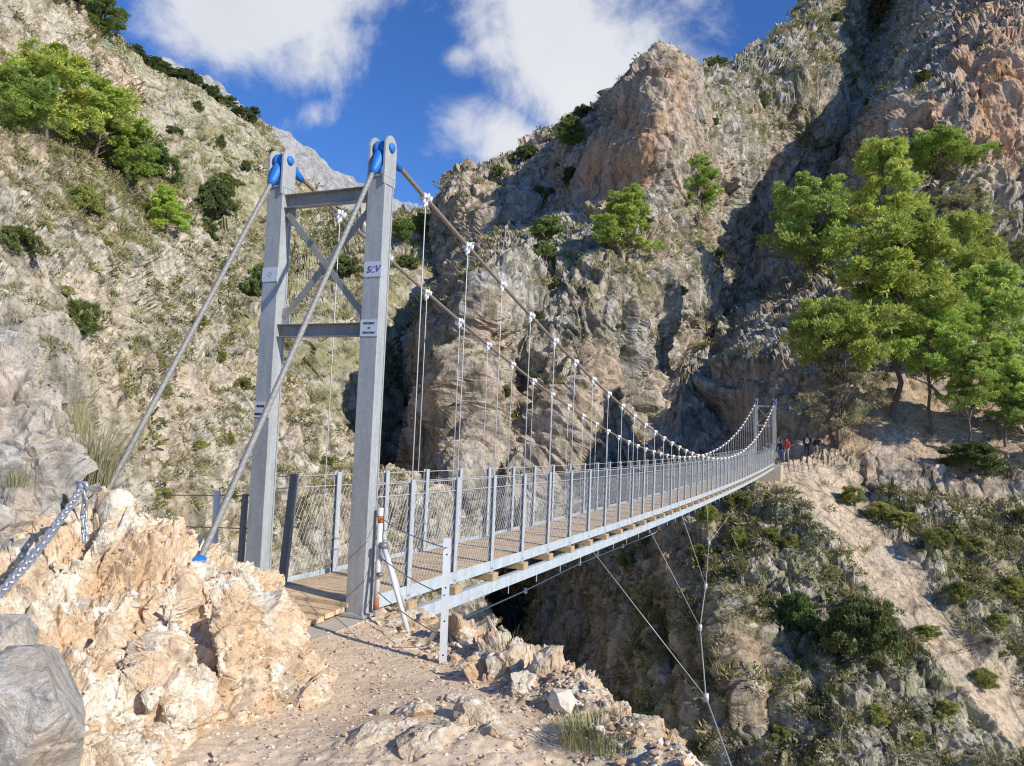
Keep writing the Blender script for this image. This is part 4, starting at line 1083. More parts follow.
# chain handrail on the left
def chain(pts, link, wire):
    pts = [np.asarray(p, float) for p in pts]
    seg = np.concatenate([[0], np.cumsum([np.linalg.norm(pts[i + 1] - pts[i]) for i in range(len(pts) - 1)])]); Pm = np.array(pts)
    b = MB(); s = 0.0; k = 0; ln = link * .72
    while s < seg[-1]:
        c = np.array([np.interp(s, seg, Pm[:, i]) for i in range(3)]); c2 = np.array([np.interp(min(s + .01, seg[-1]), seg, Pm[:, i]) for i in range(3)])
        t = c2 - c
        if np.linalg.norm(t) < 1e-6: break
        t /= np.linalg.norm(t); u = np.cross(t, UP); u = u / (np.linalg.norm(u) + 1e-6); w = np.cross(t, u)
        ang = .7 + (math.pi / 2) * (k % 2) + .06 * k; v = math.cos(ang) * u + math.sin(ang) * w
        loop = []
        n = 18
        for i in range(n + 1):
            a = 2 * math.pi * i / n; x = math.cos(a) * link * .29; y = math.sin(a) * link * .24
            x += math.copysign(link * .21, math.cos(a)) if abs(math.cos(a)) > .05 else 0
            loop.append(c + t * x + v * y)
        b.tube(loop, wire, 7, False); s += ln; k += 1
    return b
ca = at(-40, 632, 2.75); cb = at(81, 488, 4.6)
pts = [ca + (cb - ca) * t - UP * .10 * 4 * t * (1 - t) * .55 for t in np.linspace(0, 1, 20)]
o = chain(pts, .066, .0088).build('chain', M['chain'], None, True); tag(o, 'thick shiny steel chain stretched across the lower left rocks as a handrail', 'chain')
pts = [cb + np.array([.01, 0, 0]), cb + np.array([.03, .0, -.08]), at(84, 515, 4.62), at(85, 541, 4.6)]
o = chain(pts, .060, .0080).build('chain', M['chain'], None, True); tag(o, 'short loose end of chain hanging straight down from the rock bolt', 'chain')
b = MB(); b.tube([cb + np.array([-.02, .25, -.03]), cb + np.array([0, -.02, .01])], .016, 10); b.tube([cb + np.array([-.03, 0, .03]), cb + np.array([.03, 0, .03]), cb + np.array([.04, 0, -.01])], .013, 8)
tag(b.build('rock_bolt', M['chain'], None, True), 'steel eye bolt in the crag holding both chain ends', 'bolt')

# ------------------------------------------------------------------ low plants that cover the slopes
def leaf_quads(C, Dn, L, W, rng, bend=0.0):
    """elongated leaf faces at C pointing along Dn"""
    n = len(C); Dn = Dn / (np.linalg.norm(Dn, axis=1, keepdims=True) + 1e-9)
    r = rng.normal(size=(n, 3)); sd = np.cross(Dn, r); sd /= np.linalg.norm(sd, axis=1, keepdims=True) + 1e-9
    L = np.broadcast_to(L, n)[:, None]; W = np.broadcast_to(W, n)[:, None]
    V = np.stack([C - sd * W * .5, C + sd * W * .5, C + Dn * L + sd * W * .3, C + Dn * L - sd * W * .3], 1).reshape(-1, 3)
    Fc = np.arange(4 * n).reshape(n, 4)
    return V, Fc

def tuft_shapes():
    Vt, Ft = [], []
    r = np.random.default_rng(5)
    for k in range(5):                                   # cushion shrubs
        n = 52; d = r.normal(size=(n, 3)); d[:, 2] = abs(d[:, 2]) * .8 + .05; d /= np.linalg.norm(d, axis=1, keepdims=True)
        C = d * r.uniform(.3, .85, (n, 1)) * np.array([1, 1, .75]); V, Fc = leaf_quads(C, d + r.normal(size=(n, 3)) * .5, r.uniform(.14, .32, n), r.uniform(.07, .15, n), r)
        Vt.append(V); Ft.append(Fc)
    for k in range(3):                                   # grass tussocks
        n = 44; d = r.normal(size=(n, 3)) * .75; d[:, 2] = abs(d[:, 2]) + .6
        C = np.concatenate([r.normal(size=(n, 2)) * .25, np.zeros((n, 1))], 1); V, Fc = leaf_quads(C, d, r.uniform(.35, .8, n), r.uniform(.03, .06, n), r)
        Vt.append(V); Ft.append(Fc)
    return Vt, Ft
TUFT = tuft_shapes()

def scrub(patch_name, name, n, size, pal, label, upbias=.35, clump=.45, box=None, keep_soil=.04):
    p = PATCH[patch_name]; V = p['V']
    c = .25 * (V[1:, 1:] + V[:-1, 1:] + V[1:, :-1] + V[:-1, :-1])
    nn = np.cross(V[1:, :-1] - V[:-1, :-1], V[:-1, 1:] - V[:-1, :-1]); A = np.linalg.norm(nn, axis=-1); nn = nn / (A[..., None] + 1e-9)
    fl = (nn * c).sum(-1) > 0; nn[fl] *= -1
    z = p['zone'][1:, 1:]; px = p['px'][1:, 1:]; py = p['py'][1:, 1:]
    w = A / p['Y'][1:, 1:] ** 1.3 * (np.clip(nn[..., 2] + upbias, 0, 1) ** 1.5) * (.35 + z[..., 1]) * (1 - (1 - keep_soil) * np.clip(z[..., 2], 0, 1)) * (1 - .8 * z[..., 0])
    cf = c.reshape(-1, 3); Ym = p['Y'][1:, 1:].reshape(-1)
    cl = fbm(cf / (Ym.mean() * .07), 3, 77); w = w.reshape(-1) * np.clip(.5 + cl * 2.2, clump * .15, 1.4)
    w *= ((px > -60) & (px < 1090) & (py > -60) & (py < 830)).reshape(-1)
    if box is not None: w *= ((px > box[0]) & (px < box[2]) & (py > box[1]) & (py < box[3])).reshape(-1)
    w /= w.sum(); sel = RNG.choice(len(w), n, p=w)
    s = size[0] + RNG.gamma(1.6, size[1], n)
    s = s * (Ym[sel] / np.median(Ym[sel])) ** .8
    pal = np.array(pal); ci = RNG.integers(0, len(pal), n); col = pal[ci] * RNG.uniform(.7, 1.25, (n, 1))
    o = scatter_mesh(name, TUFT[0], TUFT[1], cf[sel] - np.array([0, 0, .05]), s, RNG.uniform(0, 6.28, n), RNG.uniform(-.25, .25, n), col, M['scrub'])
    tag(o, kind='stuff'); o['label'] = label
    return o
OL = [(.27, .26, .09), (.33, .30, .11), (.20, .21, .085), (.42, .36, .18), (.50, .43, .24), (.30, .28, .17), (.14, .16, .055)]
scrub('limestone_hillside', 'scrub', 8000, (.20, .17), OL, 'dry olive scrub dotted over the near left hillside')
scrub('grassy_mountain', 'scrub', 4200, (.35, .30), OL, 'grass and scrub on the mountain behind the left hillside')
scrub('cliff_massif', 'scrub', 9500, (.27, .24), OL, 'scrub on the ledges of the right hand cliffs')
scrub('gorge_rim', 'scrub', 7500, (.18, .16), OL, 'thick scrub on the slope below the far end of the bridge', clump=.6)

# ------------------------------------------------------------------ trees and bushes
def branch(mb, p0, p1, r0, r1, rng, n=5, wob=.06):
    p0 = np.array(p0, float); p1 = np.array(p1, float); L = np.linalg.norm(p1 - p0); pts = []; rs = []
    for i in range(n + 1):
        t = i / n; o = rng.normal(size=3) * wob * L * (0 if i in (0, n) else 1) * .5
        pts.append(p0 + (p1 - p0) * t + o); rs.append(r0 + (r1 - r0) * t)
    mb.tube(pts, rs, 7, False); return pts

def make_tree(name, seed, shape, bark='bark'):
    """tree of unit height with a crown of needle sprays; returns its root"""
    r = np.random.default_rng(seed); root = empty(name)
    lobes = []; tk = MB()
    lean = r.normal(size=2) * .04
    top = np.array([lean[0], lean[1], shape['trunk']])
    pts = branch(tk, (0, 0, -.05), top, shape['tr'], shape['tr'] * .3, r, 8, .03)
    for i in range(shape['n']):
        t = (i + .5) / shape['n']; z = shape['z0'] + (shape['z1'] - shape['z0']) * t ** shape.get('pw', .9)
        q = (z - shape['z0']) / (shape['z1'] - shape['z0'])
        wdt = shape['w'] * shape['prof'](q); a = i * 2.39996 + r.normal() * .4; rad = wdt * math.sqrt(r.uniform(.12, 1))
        c = np.array([math.cos(a) * rad + lean[0] * q, math.sin(a) * rad + lean[1] * q, z + r.normal() * .015])
        lr = shape['lr'] * r.uniform(.5, 1.45) * (1.0 - .3 * q)
        lobes.append((c, lr))
        zb = max(.12, min(shape['trunk'] * .97, z - rad * .55)); k = min(8, int(zb / shape['trunk'] * 8)); b0 = pts[k]
        branch(tk, b0, c, shape['tr'] * .32, shape['tr'] * .08, r, 4, .10)
    tk.build('trunk', M[bark], root, True)
    Vs, Fs, Cs, off = [], [], [], 0
    fl = np.array([1.12, 1.12, shape.get('flat', .72)])
    subs = []
    for c, lr in lobes:                                  # every bough breaks into smaller pads of needles
        m = shape.get('pads', 9)
        for j in range(m):
            d = r.normal(size=3); d[2] = d[2] * .8 + .25; d /= np.linalg.norm(d)
            subs.append((c + d * lr * r.uniform(.45, 1.05) * fl, lr * r.uniform(.17, .38), r.uniform(.78, 1.18), d))
    for c, lr, sh_, dl in subs:
        n = max(10, int(shape['dens'] * r.uniform(.6, 1.3)))
        d = r.normal(size=(n, 3)); d[:, 2] += .3; d /= np.linalg.norm(d, axis=1, keepdims=True)
        rr = lr * (r.uniform(.1, 1.0, (n, 1)) ** .5)
        P = c + d * rr * np.array([1.15, 1.15, .75])
        for j in range(3):
            dn = d * .6 + dl * .35 + r.normal(size=(n, 3)) * .55 + np.array([0, 0, .4])
            V, Fc = leaf_quads(P, dn, r.uniform(.7, 1.25, n) * shape['ll'], r.uniform(.7, 1.2, n) * shape['lw'], r)
            cc = np.array(shape['col'])[None] * sh_ * (.6 + .5 * np.clip(rr / lr, 0, 1)) * r.uniform(.78, 1.22, (n, 1)) * np.array([1 + .1 * r.normal(), 1, 1])  # needles darken towards each pad's centre: inner shade put into leaf colour
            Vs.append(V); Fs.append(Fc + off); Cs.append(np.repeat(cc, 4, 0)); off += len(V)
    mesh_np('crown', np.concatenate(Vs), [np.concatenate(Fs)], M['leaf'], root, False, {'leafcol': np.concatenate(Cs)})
    return root

PG = (.50, .59, .155)
rnd = lambda q: math.sqrt(max(.02, 1 - (1.75 * q - .82) ** 2)) if abs(1.75 * q - .82) < 1 else .3
con = lambda q: .18 + .82 * (1 - q) ** .8
umb = lambda q: (1 - .55 * q)
SHAPES = {
 'tall':  dict(trunk=.93, tr=.0125, n=26, z0=.46, z1=.95, w=.21, prof=lambda q: .35 + .65 * math.sin(math.pi * min(1, .25 + .72 * q)), lr=.095, dens=31, pads=16, ll=.021, lw=.0062, col=PG),
 'round': dict(trunk=.8, tr=.017, n=30, z0=.26, z1=.9, w=.33, prof=rnd, lr=.125, dens=36, pads=16, ll=.025, lw=.0075, col=PG),
 'cone':  dict(trunk=.9, tr=.024, n=32, z0=.12, z1=.95, w=.40, prof=con, lr=.115, dens=34, pads=16, ll=.026, lw=.0078, col=PG),
 'umbrella': dict(trunk=.78, tr=.022, n=24, z0=.60, z1=.93, w=.46, prof=umb, lr=.12, dens=38, pads=17, ll=.023, lw=.007, col=PG, flat=.6),
 'airy':  dict(trunk=.9, tr=.020, n=34, z0=.22, z1=.92, w=.40, prof=lambda q: .55 + .45 * math.sin(math.pi * q), lr=.11, dens=18, pads=8, ll=.030, lw=.006, col=(.42, .42, .15)),
 'shrub': dict(trunk=.5, tr=.03, n=18, z0=.12, z1=.68, w=.52, prof=lambda q: math.sqrt(max(.05, 1 - q * q)), lr=.22, dens=48, pads=10, ll=.055, lw=.020, col=(.36, .37, .145)),
 'bush':  dict(trunk=.4, tr=.03, n=14, z0=.10, z1=.62, w=.48, prof=lambda q: math.sqrt(max(.05, 1 - q * q)), lr=.26, dens=44, pads=8, ll=.085, lw=.013, col=(.33, .35, .13)),
}
PROTO = {}
for k_, (nm, sd) in {'tall': ('pine_tree', 1), 'tall2': ('pine_tree', 12), 'round': ('pine_tree', 2), 'round2': ('pine_tree', 22), 'cone': ('pine_tree', 3), 'umbrella': ('pine_tree', 4), 'airy': ('pine_tree', 5), 'shrub': ('shrub', 6), 'shrub2': ('shrub', 16), 'bush': ('shrub', 7)}.items():
    PROTO[k_] = make_tree(nm, sd, SHAPES[k_.rstrip('2')])
USED = set()
WID0 = {'tall': .62, 'round': .86, 'cone': .95, 'umbrella': 1.12, 'airy': .95, 'shrub': 1.45, 'bush': 1.4}

def plant(kind, px, py, h, w, where, label, color=(1, 1, 1), group=None, cat='tree', rot=None, sink=.02, depth=None, out=0.0):
    """plant standing where the bearing meets a hillside; h, w are its apparent size"""
    if depth: p = at(px, py, depth)
    else: p = ground_at(where, px, py)
    p = np.array(p) - ray(px, py) * out
    m = p[1] / F_PX * (math.sqrt(1 + ((px - 512) / F_PX) ** 2))
    root = PROTO[kind]
    if kind in USED: root = copy_tree(root)
    USED.add(kind)
    H = h * m; Wd = w * m / WID0[kind.rstrip('2')]
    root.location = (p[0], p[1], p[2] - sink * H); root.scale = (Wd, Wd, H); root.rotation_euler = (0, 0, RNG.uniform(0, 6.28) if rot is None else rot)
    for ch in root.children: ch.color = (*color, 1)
    root.name = 'shrub' if cat == 'shrub' else 'pine_tree'
    tag(root, label, cat, group)
    return root

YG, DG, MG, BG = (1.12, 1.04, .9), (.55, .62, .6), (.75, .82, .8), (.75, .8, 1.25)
CM, LH, GM, GR = 'cliff_massif', 'limestone_hillside', 'grassy_mountain', 'gorge_rim'
# right hand slope
plant('round', 818, 300, 122, 92, CM, 'full rounded pine highest on the left edge of the right grove, above the gully', (.92, .95, .9))
plant('umbrella', 945, 222, 78, 92, CM, 'flat topped pine at the foot of the orange cliff, highest of the right grove', (.9, .97, .8), out=1.5)
plant('airy', 965, 252, 56, 84, CM, 'pale thin tree just below the flat topped pine under the cliff', (1.0, .95, 1.3))
plant('tall', 880, 330, 146, 84, CM, 'narrow pine rising behind the tallest pine at the centre of the right grove', YG)
plant('tall2', 893, 424, 196, 138, CM, 'tallest pine of the right grove with a long bare dark trunk', (1.15, 1.1, .95))
plant('round2', 958, 345, 104, 74, CM, 'bright pine on the slope right of the tallest pine, below the pale tree', YG)
plant('umbrella', 838, 452, 138, 128, CM, 'broad spreading pine standing just right of the far bridge tower', (1.1, 1.05, .9))
plant('airy', 842, 455, 96, 100, CM, 'bare twiggy grey tree under the spreading pine beside the far bridge tower', (1.0, .9, 1.5))
plant('tall', 928, 440, 128, 84, CM, 'slim pine with a straight dark trunk right of the tallest pine', (.9, .95, .85))
plant('tall2', 994, 405, 122, 84, CM, 'pine with an airy crown near the right edge, halfway up the slope', (.95, .95, .95))
plant('tall', 966, 462, 98, 62, CM, 'small pine on two thin stems on the lower right slope', (1.0, 1.0, .9))
plant('tall2', 1004, 455, 96, 60, CM, 'slim low pine by the right edge in front of the dark green one', (1.0, 1.0, .9))
plant('tall', 948, 402, 112, 66, CM, 'slim pine halfway up the slope between the straight trunked pine and the airy one', (1.05, 1.05, .9))
plant('round', 1022, 448, 62, 70, CM, 'dark green pine cut by the right edge of the photo', (.75, .85, .8))
plant('airy', 1012, 330, 80, 70, CM, 'loose pale crowned tree at the right edge above the dark green pine', (.9, .95, 1.0))
# cliff trees
plant('cone', 618, 270, 72, 84, CM, 'bushy bright pine on the ledge below the orange cliff face', (1.0, 1.0, .85), out=1.5)
plant('round2', 690, 224, 72, 58, CM, 'pine clinging to the cliff right of the orange face', (.85, .92, .8), out=3.5)
plant('shrub', 553, 270, 32, 44, CM, 'round green bush on the ledge left of the bushy bright pine', (.85, .95, .8), cat='shrub')
plant('shrub2', 534, 286, 26, 34, CM, 'lower of two round bushes on the ledge left of the bright pine', (.75, .85, .75), cat='shrub')
plant('shrub', 530, 172, 22, 34, CM, 'dark bush on the skyline crest left of the great orange cliff', DG, cat='shrub')
plant('shrub2', 498, 192, 20, 20, CM, 'dark bush on top of the leftmost pinnacle of the right cliffs', DG, cat='shrub')
plant('shrub', 540, 210, 22, 18, CM, 'dark bush under the skyline left of the orange cliff, left of a pair', DG, cat='shrub')
plant('shrub2', 556, 210, 20, 20, CM, 'dark bush under the skyline left of the orange cliff, right of a pair', DG, cat='shrub')
plant('round', 578, 158, 40, 34, CM, 'dark tree on the skyline right beside the top of the orange cliff', DG)
plant('shrub', 592, 132, 18, 26, CM, 'small dark bush on the skyline touching the orange cliff top', DG, cat='shrub')
plant('shrub2', 710, 80, 14, 30, CM, 'flat green bush on the crest behind the summit of the orange cliff', MG, cat='shrub')
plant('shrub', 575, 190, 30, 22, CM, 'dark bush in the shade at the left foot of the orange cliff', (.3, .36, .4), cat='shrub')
# gorge mouth
for (x, y, h, w, lb) in ((404, 262, 30, 26, 'dark pine at the gorge mouth, leftmost of a clump of four'), (421, 254, 30, 26, 'dark pine at the gorge mouth, second of a clump of four'), (436, 250, 26, 24, 'dark pine at the gorge mouth, third of a clump of four'), (452, 268, 24, 26, 'dark pine at the gorge mouth, rightmost of a clump of four')):
    plant('round', x, y, h, w, GM, lb, DG)
plant('shrub', 399, 358, 20, 20, GM, 'round green bush in the dark gorge right behind the right tower post', (.8, 1.0, .9), cat='shrub')
plant('shrub2', 396, 326, 16, 14, GM, 'little bush above the round bush behind the right tower post', (.8, .95, .9), cat='shrub')
plant('shrub', 345, 300, 30, 44, GM, 'dark green bush seen between the tower posts above the lower cross beam', MG, cat='shrub')
plant('shrub2', 405, 282, 18, 30, GM, 'low bush below the clump of dark pines at the gorge mouth', MG, cat='shrub')
# near left hillside
plant('round', 28, 158, 92, 92, LH, 'large yellow green pine on the upper left hillside', YG, rot=1.0)
plant('round2', 78, 180, 76, 84, LH, 'second large pine of the left hillside, right of the largest one', (1.0, 1.0, .85))
plant('round2', 112, 206, 62, 70, LH, 'lowest pine of the yellow green cluster on the left hillside', (.85, .92, .8))
plant('round', -6, 172, 70, 70, LH, 'pine cut by the left edge of the photo below the largest one', (.8, .88, .75))
plant('shrub', 143, 188, 46, 56, LH, 'round dark green tree right of the yellow green cluster on the left hillside', (.55, .75, .6), cat='tree')
plant('shrub2', 70, 230, 32, 38, LH, 'round bright shrub alone on bare rock under the pine cluster', (1.1, 1.15, .75), cat='shrub')
plant('cone', 158, 246, 48, 52, LH, 'small leaning pine at the cliff edge under the dark green tree', (.95, 1.0, .75))
plant('shrub', 207, 226, 50, 46, GM, 'big dark evergreen in the cleft left of the left tower post', (.38, .48, .42), cat='tree')
plant('shrub2', 222, 200, 26, 42, GM, 'lighter green tree above the big dark evergreen in the cleft', (.6, .7, .5), cat='tree')
plant('shrub', 196, 256, 34, 36, GM, 'dark bush low in the cleft behind the left hillside edge', (.36, .45, .42), cat='shrub')
plant('shrub2', 248, 322, 44, 40, GM, 'dark green bush immediately left of the left tower post', (.5, .66, .55), cat='shrub')
plant('bush', 18, 368, 44, 44, LH, 'olive bush above the grey crag at the left edge', (.7, .8, .6), cat='shrub')
plant('shrub', 6, 290, 34, 40, LH, 'dull olive bush at the left edge halfway up the hillside', (.75, .8, .7), cat='shrub')
plant('round', 98, 44, 44, 44, LH, 'dark pine on the skyline above the bare cliff, beside the green hut', (.5, .55, .5))
plant('round2', 40, 8, 26, 50, LH, 'dark pine cut by the top edge at the upper left', (.45, .5, .45))
plant('shrub2', 66, 10, 16, 26, LH, 'dark bush on the top left skyline between two pines', (.45, .5, .45), cat='shrub')
# ridge of the grassy mountain
for i, x in enumerate(np.linspace(132, 256, 17)):
    y = np.interp(x, [130, 170, 215, 250], [60, 75, 100, 120]) + RNG.uniform(1, 7)
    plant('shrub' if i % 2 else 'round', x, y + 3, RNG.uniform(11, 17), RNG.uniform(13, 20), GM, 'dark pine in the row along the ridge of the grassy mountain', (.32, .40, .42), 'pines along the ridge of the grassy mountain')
for (x, y, h, w, lb) in ((196, 114, 14, 16, 'round bush on the grassy mountain just below its ridge pines'), (214, 157, 18, 14, 'dark bush alone in the middle of the grassy mountain'), (235, 182, 14, 12, 'dark bush on the grassy mountain lowest of the scattered ones'), (266, 166, 16, 14, 'dark bush touching the left tower post near its blue socket'), (170, 148, 12, 22, 'flat grey green bush on the left part of the grassy mountain'), (246, 128, 14, 24, 'dark bush under the right end of the ridge pines')):
    plant('bush', x, y, h, w, GM, lb, (.5, .58, .55), cat='shrub')
# rim below the far end
plant('shrub', 852, 674, 74, 86, GR, 'largest dark green bush on the cliff below the far end of the bridge', (.62, .66, .6), cat='shrub')
plant('shrub2', 797, 640, 52, 50, GR, 'fresh green bush left of the largest dark bush', (.66, .82, .7), cat='shrub')
plant('bush', 668, 742, 44, 56, GR, 'grey green bush on the dark cliff behind the grass patch', (1.0, 1.05, 1.6), cat='shrub')
plant('bush', 655, 622, 22, 34, GR, 'pale tussock on the cliff between the wind guy wires', (1.2, 1.2, 1.1), cat='shrub')
plant('bush', 640, 570, 20, 24, GR, 'small green bush under the deck near the second wind guy wire', (.8, 1.0, .8), cat='shrub')
plant('shrub2', 968, 484, 34, 60, CM, 'dark green bushes in tree shade on the lower right slope', (.5, .6, .5), cat='shrub')
for i, (x, y) in enumerate([(716, 540), (744, 520), (738, 552), (770, 545), (700, 560), (790, 560), (822, 590), (930, 560), (952, 610), (985, 640), (900, 530), (925, 640), (870, 730), (905, 755), (790, 745), (985, 690), (1005, 600), (965, 560), (880, 520), (850, 505), (1015, 545), (940, 720)]):
    plant('bush', x, y, RNG.uniform(16, 26), RNG.uniform(24, 40), GR, 'low olive bush among many on the slope below the far end', tuple(np.array([1.2, 1.15, .95]) * RNG.uniform(.8, 1.25)), 'bushes on the slope below the far end', 'shrub')
for i, (x, y) in enumerate([(118, 415), (128, 510), (190, 470), (215, 455), (180, 340), (140, 300), (165, 290), (100, 285), (60, 300), (235, 400), (255, 440), (305, 560), (330, 540), (190, 520), (150, 470), (115, 365), (210, 370), (90, 255), (30, 250), (240, 480), (320, 470)]):
    plant('bush', x, y, RNG.uniform(9, 16), RNG.uniform(14, 24), LH, 'small olive shrub among many on the near left hillside', tuple(np.array([1.15, 1.1, .95]) * RNG.uniform(.75, 1.3)), 'small shrubs on the near left hillside', 'shrub')
for i, (x, y) in enumerate([(470, 300), (455, 370), (480, 400), (520, 320), (560, 300), (640, 250), (700, 270), (760, 110), (830, 30), (700, 130), (660, 300), (540, 380), (880, 110), (930, 100), (740, 200), (620, 330)]):
    plant('bush', x, y, RNG.uniform(9, 15), RNG.uniform(13, 24), CM, 'small dull shrub among many on the right cliffs', tuple(np.array([.8, .85, .8]) * RNG.uniform(.6, 1.1)), 'small shrubs on the right cliffs', 'shrub')

# ------------------------------------------------------------------ grass close by
def grass(name, seed, loc, n, h, spread, col, label, lean=(0, 0), cat='grass tuft'):
    r = np.random.default_rng(seed); Vs, Fs, Cs, off = [], [], [], 0
    for i in range(n):
        a = r.uniform(0, 6.28); rad = spread * math.sqrt(r.uniform()); b = np.array([math.cos(a) * rad, math.sin(a) * rad, -.02])
        L = h * r.uniform(.5, 1.15); out = np.array([math.cos(a) * .45 + lean[0] + r.normal() * .25, math.sin(a) * .45 + lean[1] + r.normal() * .25, 0])
        w = r.uniform(.0010, .0024) * (1 + h); sd = np.array([-math.sin(a), math.cos(a), 0]) * w
        pts = [b, b + np.array([0, 0, L * .5]) + out * L * .2, b + np.array([0, 0, L * .85]) + out * L * .55, b + np.array([0, 0, L * .95]) + out * L * .95]
        V = []
        for q, p in enumerate(pts):
            ww = (1, .8, .5, .1)[q]; V += [p - sd * ww, p + sd * ww]
        Vs.append(np.array(V)); Fs.append(np.array([[0, 1, 3, 2], [2, 3, 5, 4], [4, 5, 7, 6]]) + off); off += 8
        c = np.array(col[r.integers(len(col))]) * r.uniform(.75, 1.2); Cs.append(np.repeat(c[None], 8, 0))
    o = mesh_np(name, np.concatenate(Vs), [np.concatenate(Fs)], M['scrub'], None, True, {'leafcol': np.concatenate(Cs)})
    o.location = loc
    return tag(o, label, cat)
def on_ground(px, py):
    """first point of the near ground along a bearing"""
    r = ray(px, py)
    for Y in np.arange(3.2, 8, .02):
        p = r * Y
        if p[2] <= gz(p[0], p[1]): return p
    return r * 5
DRY = [(.62, .54, .34), (.55, .48, .28), (.46, .42, .22), (.34, .34, .15)]
GRN = [(.20, .26, .08), (.28, .32, .11), (.15, .20, .07), (.38, .37, .16)]
grass('grass_tuft', 1, at(90, 492, 6.2), 420, .60, .17, DRY, 'tall dry grass tuft growing behind the crag above the chain bolt', (.1, -.1))
grass('grass_tuft', 2, at(78, 432, 6.6), 120, .34, .10, DRY, 'dry grass on top of the crag beside the hillside')
grass('grass_tuft', 3, at(16, 484, 5.25), 70, .14, .09, GRN, 'green tuft in a dark crack of the crag')
grass('grass_tuft', 4, on_ground(512, 662), 70, .26, .05, GRN, 'fresh green plant on the gorge rim right of the white fence post')
grass('grass_tuft', 5, at(396, 634, 6.85), 60, .07, .08, GRN, 'tiny weed at the foot of the white slanting leg')
grass('grass_tuft', 6, on_ground(600, 736), 900, .105, .25, DRY + GRN[1:3], 'grass patch on the rubble of the gorge rim at the bottom')
grass('grass_tuft', 7, on_ground(578, 744), 200, .09, .09, GRN, 'greener grass at the left side of the rim grass patch')
grass('grass_tuft', 8, at(128, 572, 5.0), 50, .12, .04, GRN, 'small plant growing on the upper part of the ochre bank')
grass('grass_tuft', 9, at(500, 690, 5.45), 30, .08, .04, GRN, 'little weed at the foot of the cream boulder on the rim')
for o in [o for o in COL.objects if o.name.startswith('grass_tuft')]: pass

# ------------------------------------------------------------------ hut on the skyline
hp = ground_at(LH, 101, 50); mm = hp[1] / F_PX
hut = tag(empty('hut', tuple(hp)), 'small pale green hut with a dark green roof under the skyline pine', 'hut')
b = MB(); b.obox((0, 0, 3.5 * mm), (5.5 * mm, 0, 0), (0, 4 * mm, 0), (0, 0, 4.5 * mm)); b.build('wall', plain_mat('pale_green_boards', (.30, .42, .34), .8), hut)
b = MB(); b.obox((0, 0, 9 * mm), (6.6 * mm, 0, 1.5 * mm), (0, 5 * mm, 0), (0, 0, .8 * mm)); b.build('roof', plain_mat('dark_green_roof', (.05, .16, .09), .7), hut)
b = MB(); b.obox((1.5 * mm, -4.1 * mm, 2.5 * mm), (1.2 * mm, 0, 0), (0, .2 * mm, 0), (0, 0, 2.5 * mm)); b.build('door', plain_mat('dark_door', (.05, .07, .06), .7), hut)

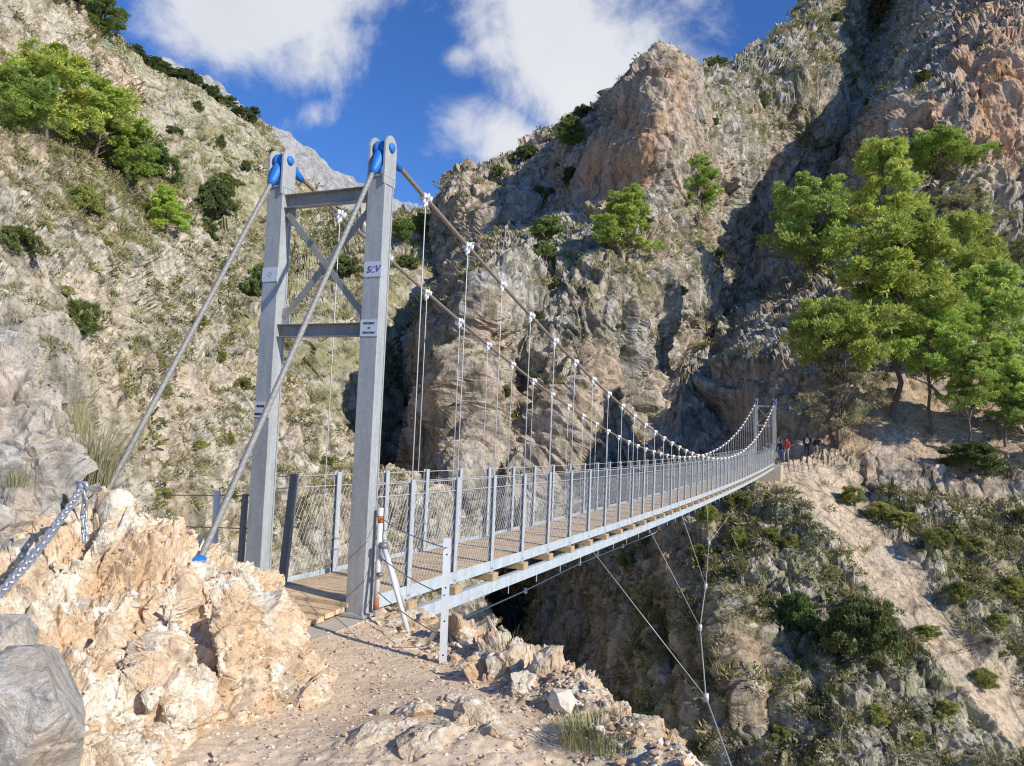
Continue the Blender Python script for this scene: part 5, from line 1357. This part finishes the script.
# ------------------------------------------------------------------ hikers at the far end
def person(loc, face, label, top, legs, hair, pose=0, pack=None, scale=1.0):
    """one continuous skinned body; face = heading in radians"""
    st = .18 if pose == 1 else .05
    J = {'pelvis': (0, 0, .95), 'waist': (0, .0, 1.1), 'chest': (0, .02, 1.36), 'neck': (0, .03, 1.50), 'head': (0, .05, 1.60), 'crown': (0, .04, 1.72),
         'hl': (.10, 0, .90), 'kl': (.11, st + .05, .50), 'al': (.11, st * 1.0, .09), 'tl': (.12, st + .17, .04),
         'hr': (-.10, 0, .90), 'kr': (-.11, -st * .3 + .04, .50), 'ar': (-.11, -st * 1.5, .10), 'tr': (-.12, -st * 1.5 + .16, .04),
         'sl': (.19, .02, 1.42), 'el': (.25, -.02 - st * .4, 1.14), 'wl': (.24, .12 - st * .4, .92), 'nl': (.23, .16 - st * .4, .84),
         'sr': (-.19, .02, 1.42), 'er': (-.25, -.02 + st * .4, 1.14), 'wr': (-.24, .14 + st * .4, .94), 'nr': (-.23, .19 + st * .4, .86)}
    if pose == 2:
        for k in ('waist', 'chest', 'neck', 'head', 'crown', 'sl', 'sr', 'el', 'er', 'wl', 'wr', 'nl', 'nr'):
            x, y, z = J[k]; h = z - .95; J[k] = (x, y + h * .55, .95 + h * .84)
    E = [('pelvis', 'waist'), ('waist', 'chest'), ('chest', 'neck'), ('neck', 'head'), ('head', 'crown'), ('pelvis', 'hl'), ('hl', 'kl'), ('kl', 'al'), ('al', 'tl'), ('pelvis', 'hr'), ('hr', 'kr'), ('kr', 'ar'), ('ar', 'tr'),
         ('chest', 'sl'), ('sl', 'el'), ('el', 'wl'), ('wl', 'nl'), ('chest', 'sr'), ('sr', 'er'), ('er', 'wr'), ('wr', 'nr')]
    Rr = dict(pelvis=.14, waist=.13, chest=.15, neck=.055, head=.095, crown=.075, hl=.095, hr=.095, kl=.062, kr=.062, al=.045, ar=.045, tl=.04, tr=.04, sl=.07, sr=.07, el=.045, er=.045, wl=.034, wr=.034, nl=.036, nr=.036)
    names = list(J); me = bpy.data.meshes.new('skeleton'); me.from_pydata([J[k] for k in names], [(names.index(a), names.index(c)) for a, c in E], [])
    tmp = bpy.data.objects.new('skeleton', me); COL.objects.link(tmp)
    sk = tmp.modifiers.new('skin', 'SKIN'); tmp.modifiers.new('sub', 'SUBSURF').levels = 2
    for i, k in enumerate(names): me.skin_vertices[0].data[i].radius = (Rr[k], Rr[k] * (.78 if k in ('pelvis', 'waist', 'chest') else 1))
    me.skin_vertices[0].data[0].use_root = True
    bpy.context.view_layer.update()
    bmz = bpy.data.meshes.new_from_object(tmp.evaluated_get(bpy.context.evaluated_depsgraph_get()))
    bpy.data.objects.remove(tmp)
    bmz.name = 'person'; bmz.materials.clear()
    skin = M.setdefault('skin', plain_mat('skin', (.52, .33, .24), .6)); shoe = M.setdefault('shoe', plain_mat('boot_leather', (.08, .06, .05), .7))
    for m in (top, legs, skin, shoe): bmz.materials.append(m)
    hn = (J['head'][2] + J['neck'][2]) / 2 - .02
    for p in bmz.polygons:
        c = p.center; z = c[2]
        hand = min((Vector(c) - Vector(J['nl'])).length, (Vector(c) - Vector(J['nr'])).length) < .085
        p.material_index = 3 if z < .12 else 2 if (hand or (z > hn and abs(c[0]) < .14)) else 1 if (z < .96 and abs(c[0]) < .2) else 0
        p.use_smooth = True
    o = bpy.data.objects.new('person', bmz); COL.objects.link(o)
    o.location = loc; o.rotation_euler = (0, 0, face - math.pi / 2); o.scale = (scale,) * 3
    tag(o, label, 'person')
    hd = Vector(J['head']) + Vector((0, -.015, .045))
    V, Fc = rock_geo(1, (.105, .115, .11), 3, 0, .15); V = V[:]; keep = (V[Fc].mean(1)[:, 2] > -.02) | (V[Fc].mean(1)[:, 1] < -.03)
    h = mesh_np('hair', V, [Fc[keep]], hair, o, True); h.location = hd
    f = MB()
    for x in (-.035, .035): f.tube([np.array(J['head']) + np.array([x, .088, .01]), np.array(J['head']) + np.array([x, .098, .01])], .011, 8)
    f.build('eyes', M['ink'], o)
    f = MB(); f.tube([np.array(J['head']) + np.array([0, .085, .01]), np.array(J['head']) + np.array([0, .118, -.03]), np.array(J['head']) + np.array([0, .09, -.04])], [.008, .016, .008], 8); f.build('nose', skin, o, True)
    if pack:
        V, Fc = rock_geo(2, (.16, .11, .25), 3, 4, .3); g = mesh_np('backpack', V, [Fc], pack, o, True); cz = Vector(J['chest']); g.location = (0, cz[1] - .23, cz[2] - .10)
        if pose == 2: g.rotation_euler = (-.5, 0, 0)
    return o

def foot(px, py):
    a = ground_at('gorge_rim', px, py); c = ground_at('cliff_massif', px, py)
    return a if a[1] < c[1] else c
cloth = lambda n, c: plain_mat(n, c, .85, 0, .2, 12)
navy, black, red, grey, white, brown = cloth('navy_cloth', (.03, .05, .12)), cloth('black_cloth', (.02, .02, .022)), cloth('red_cloth', (.60, .03, .03)), cloth('grey_cloth', (.28, .28, .27)), cloth('white_cloth', (.7, .7, .68)), cloth('brown_hair', (.06, .035, .02))
pa = at(780.5, 463.5, 54.2); person(tuple(pa), R_(100), 'hiker in dark blue clothes standing right of the far bridge tower', navy, navy, brown, 0, black)
pb = at(786, 462, 55.0); person(tuple(pb), R_(-120), 'hiker in a red jacket behind the one in dark blue', red, grey, brown, 1)
pc = ground_at('gorge_rim', 806, 460); person(tuple(pc), R_(70), 'hiker in black with a backpack walking away on the far path, left of the pair', black, black, brown, 1, white)
pd = ground_at('gorge_rim', 815, 461); person(tuple(pd), R_(40), 'hiker in a black top and grey trousers bending forward on the far path', black, grey, brown, 2, black)
for k, o in PROTO.items():
    if k not in USED:
        for ch in list(o.children): bpy.data.objects.remove(ch)
        bpy.data.objects.remove(o)
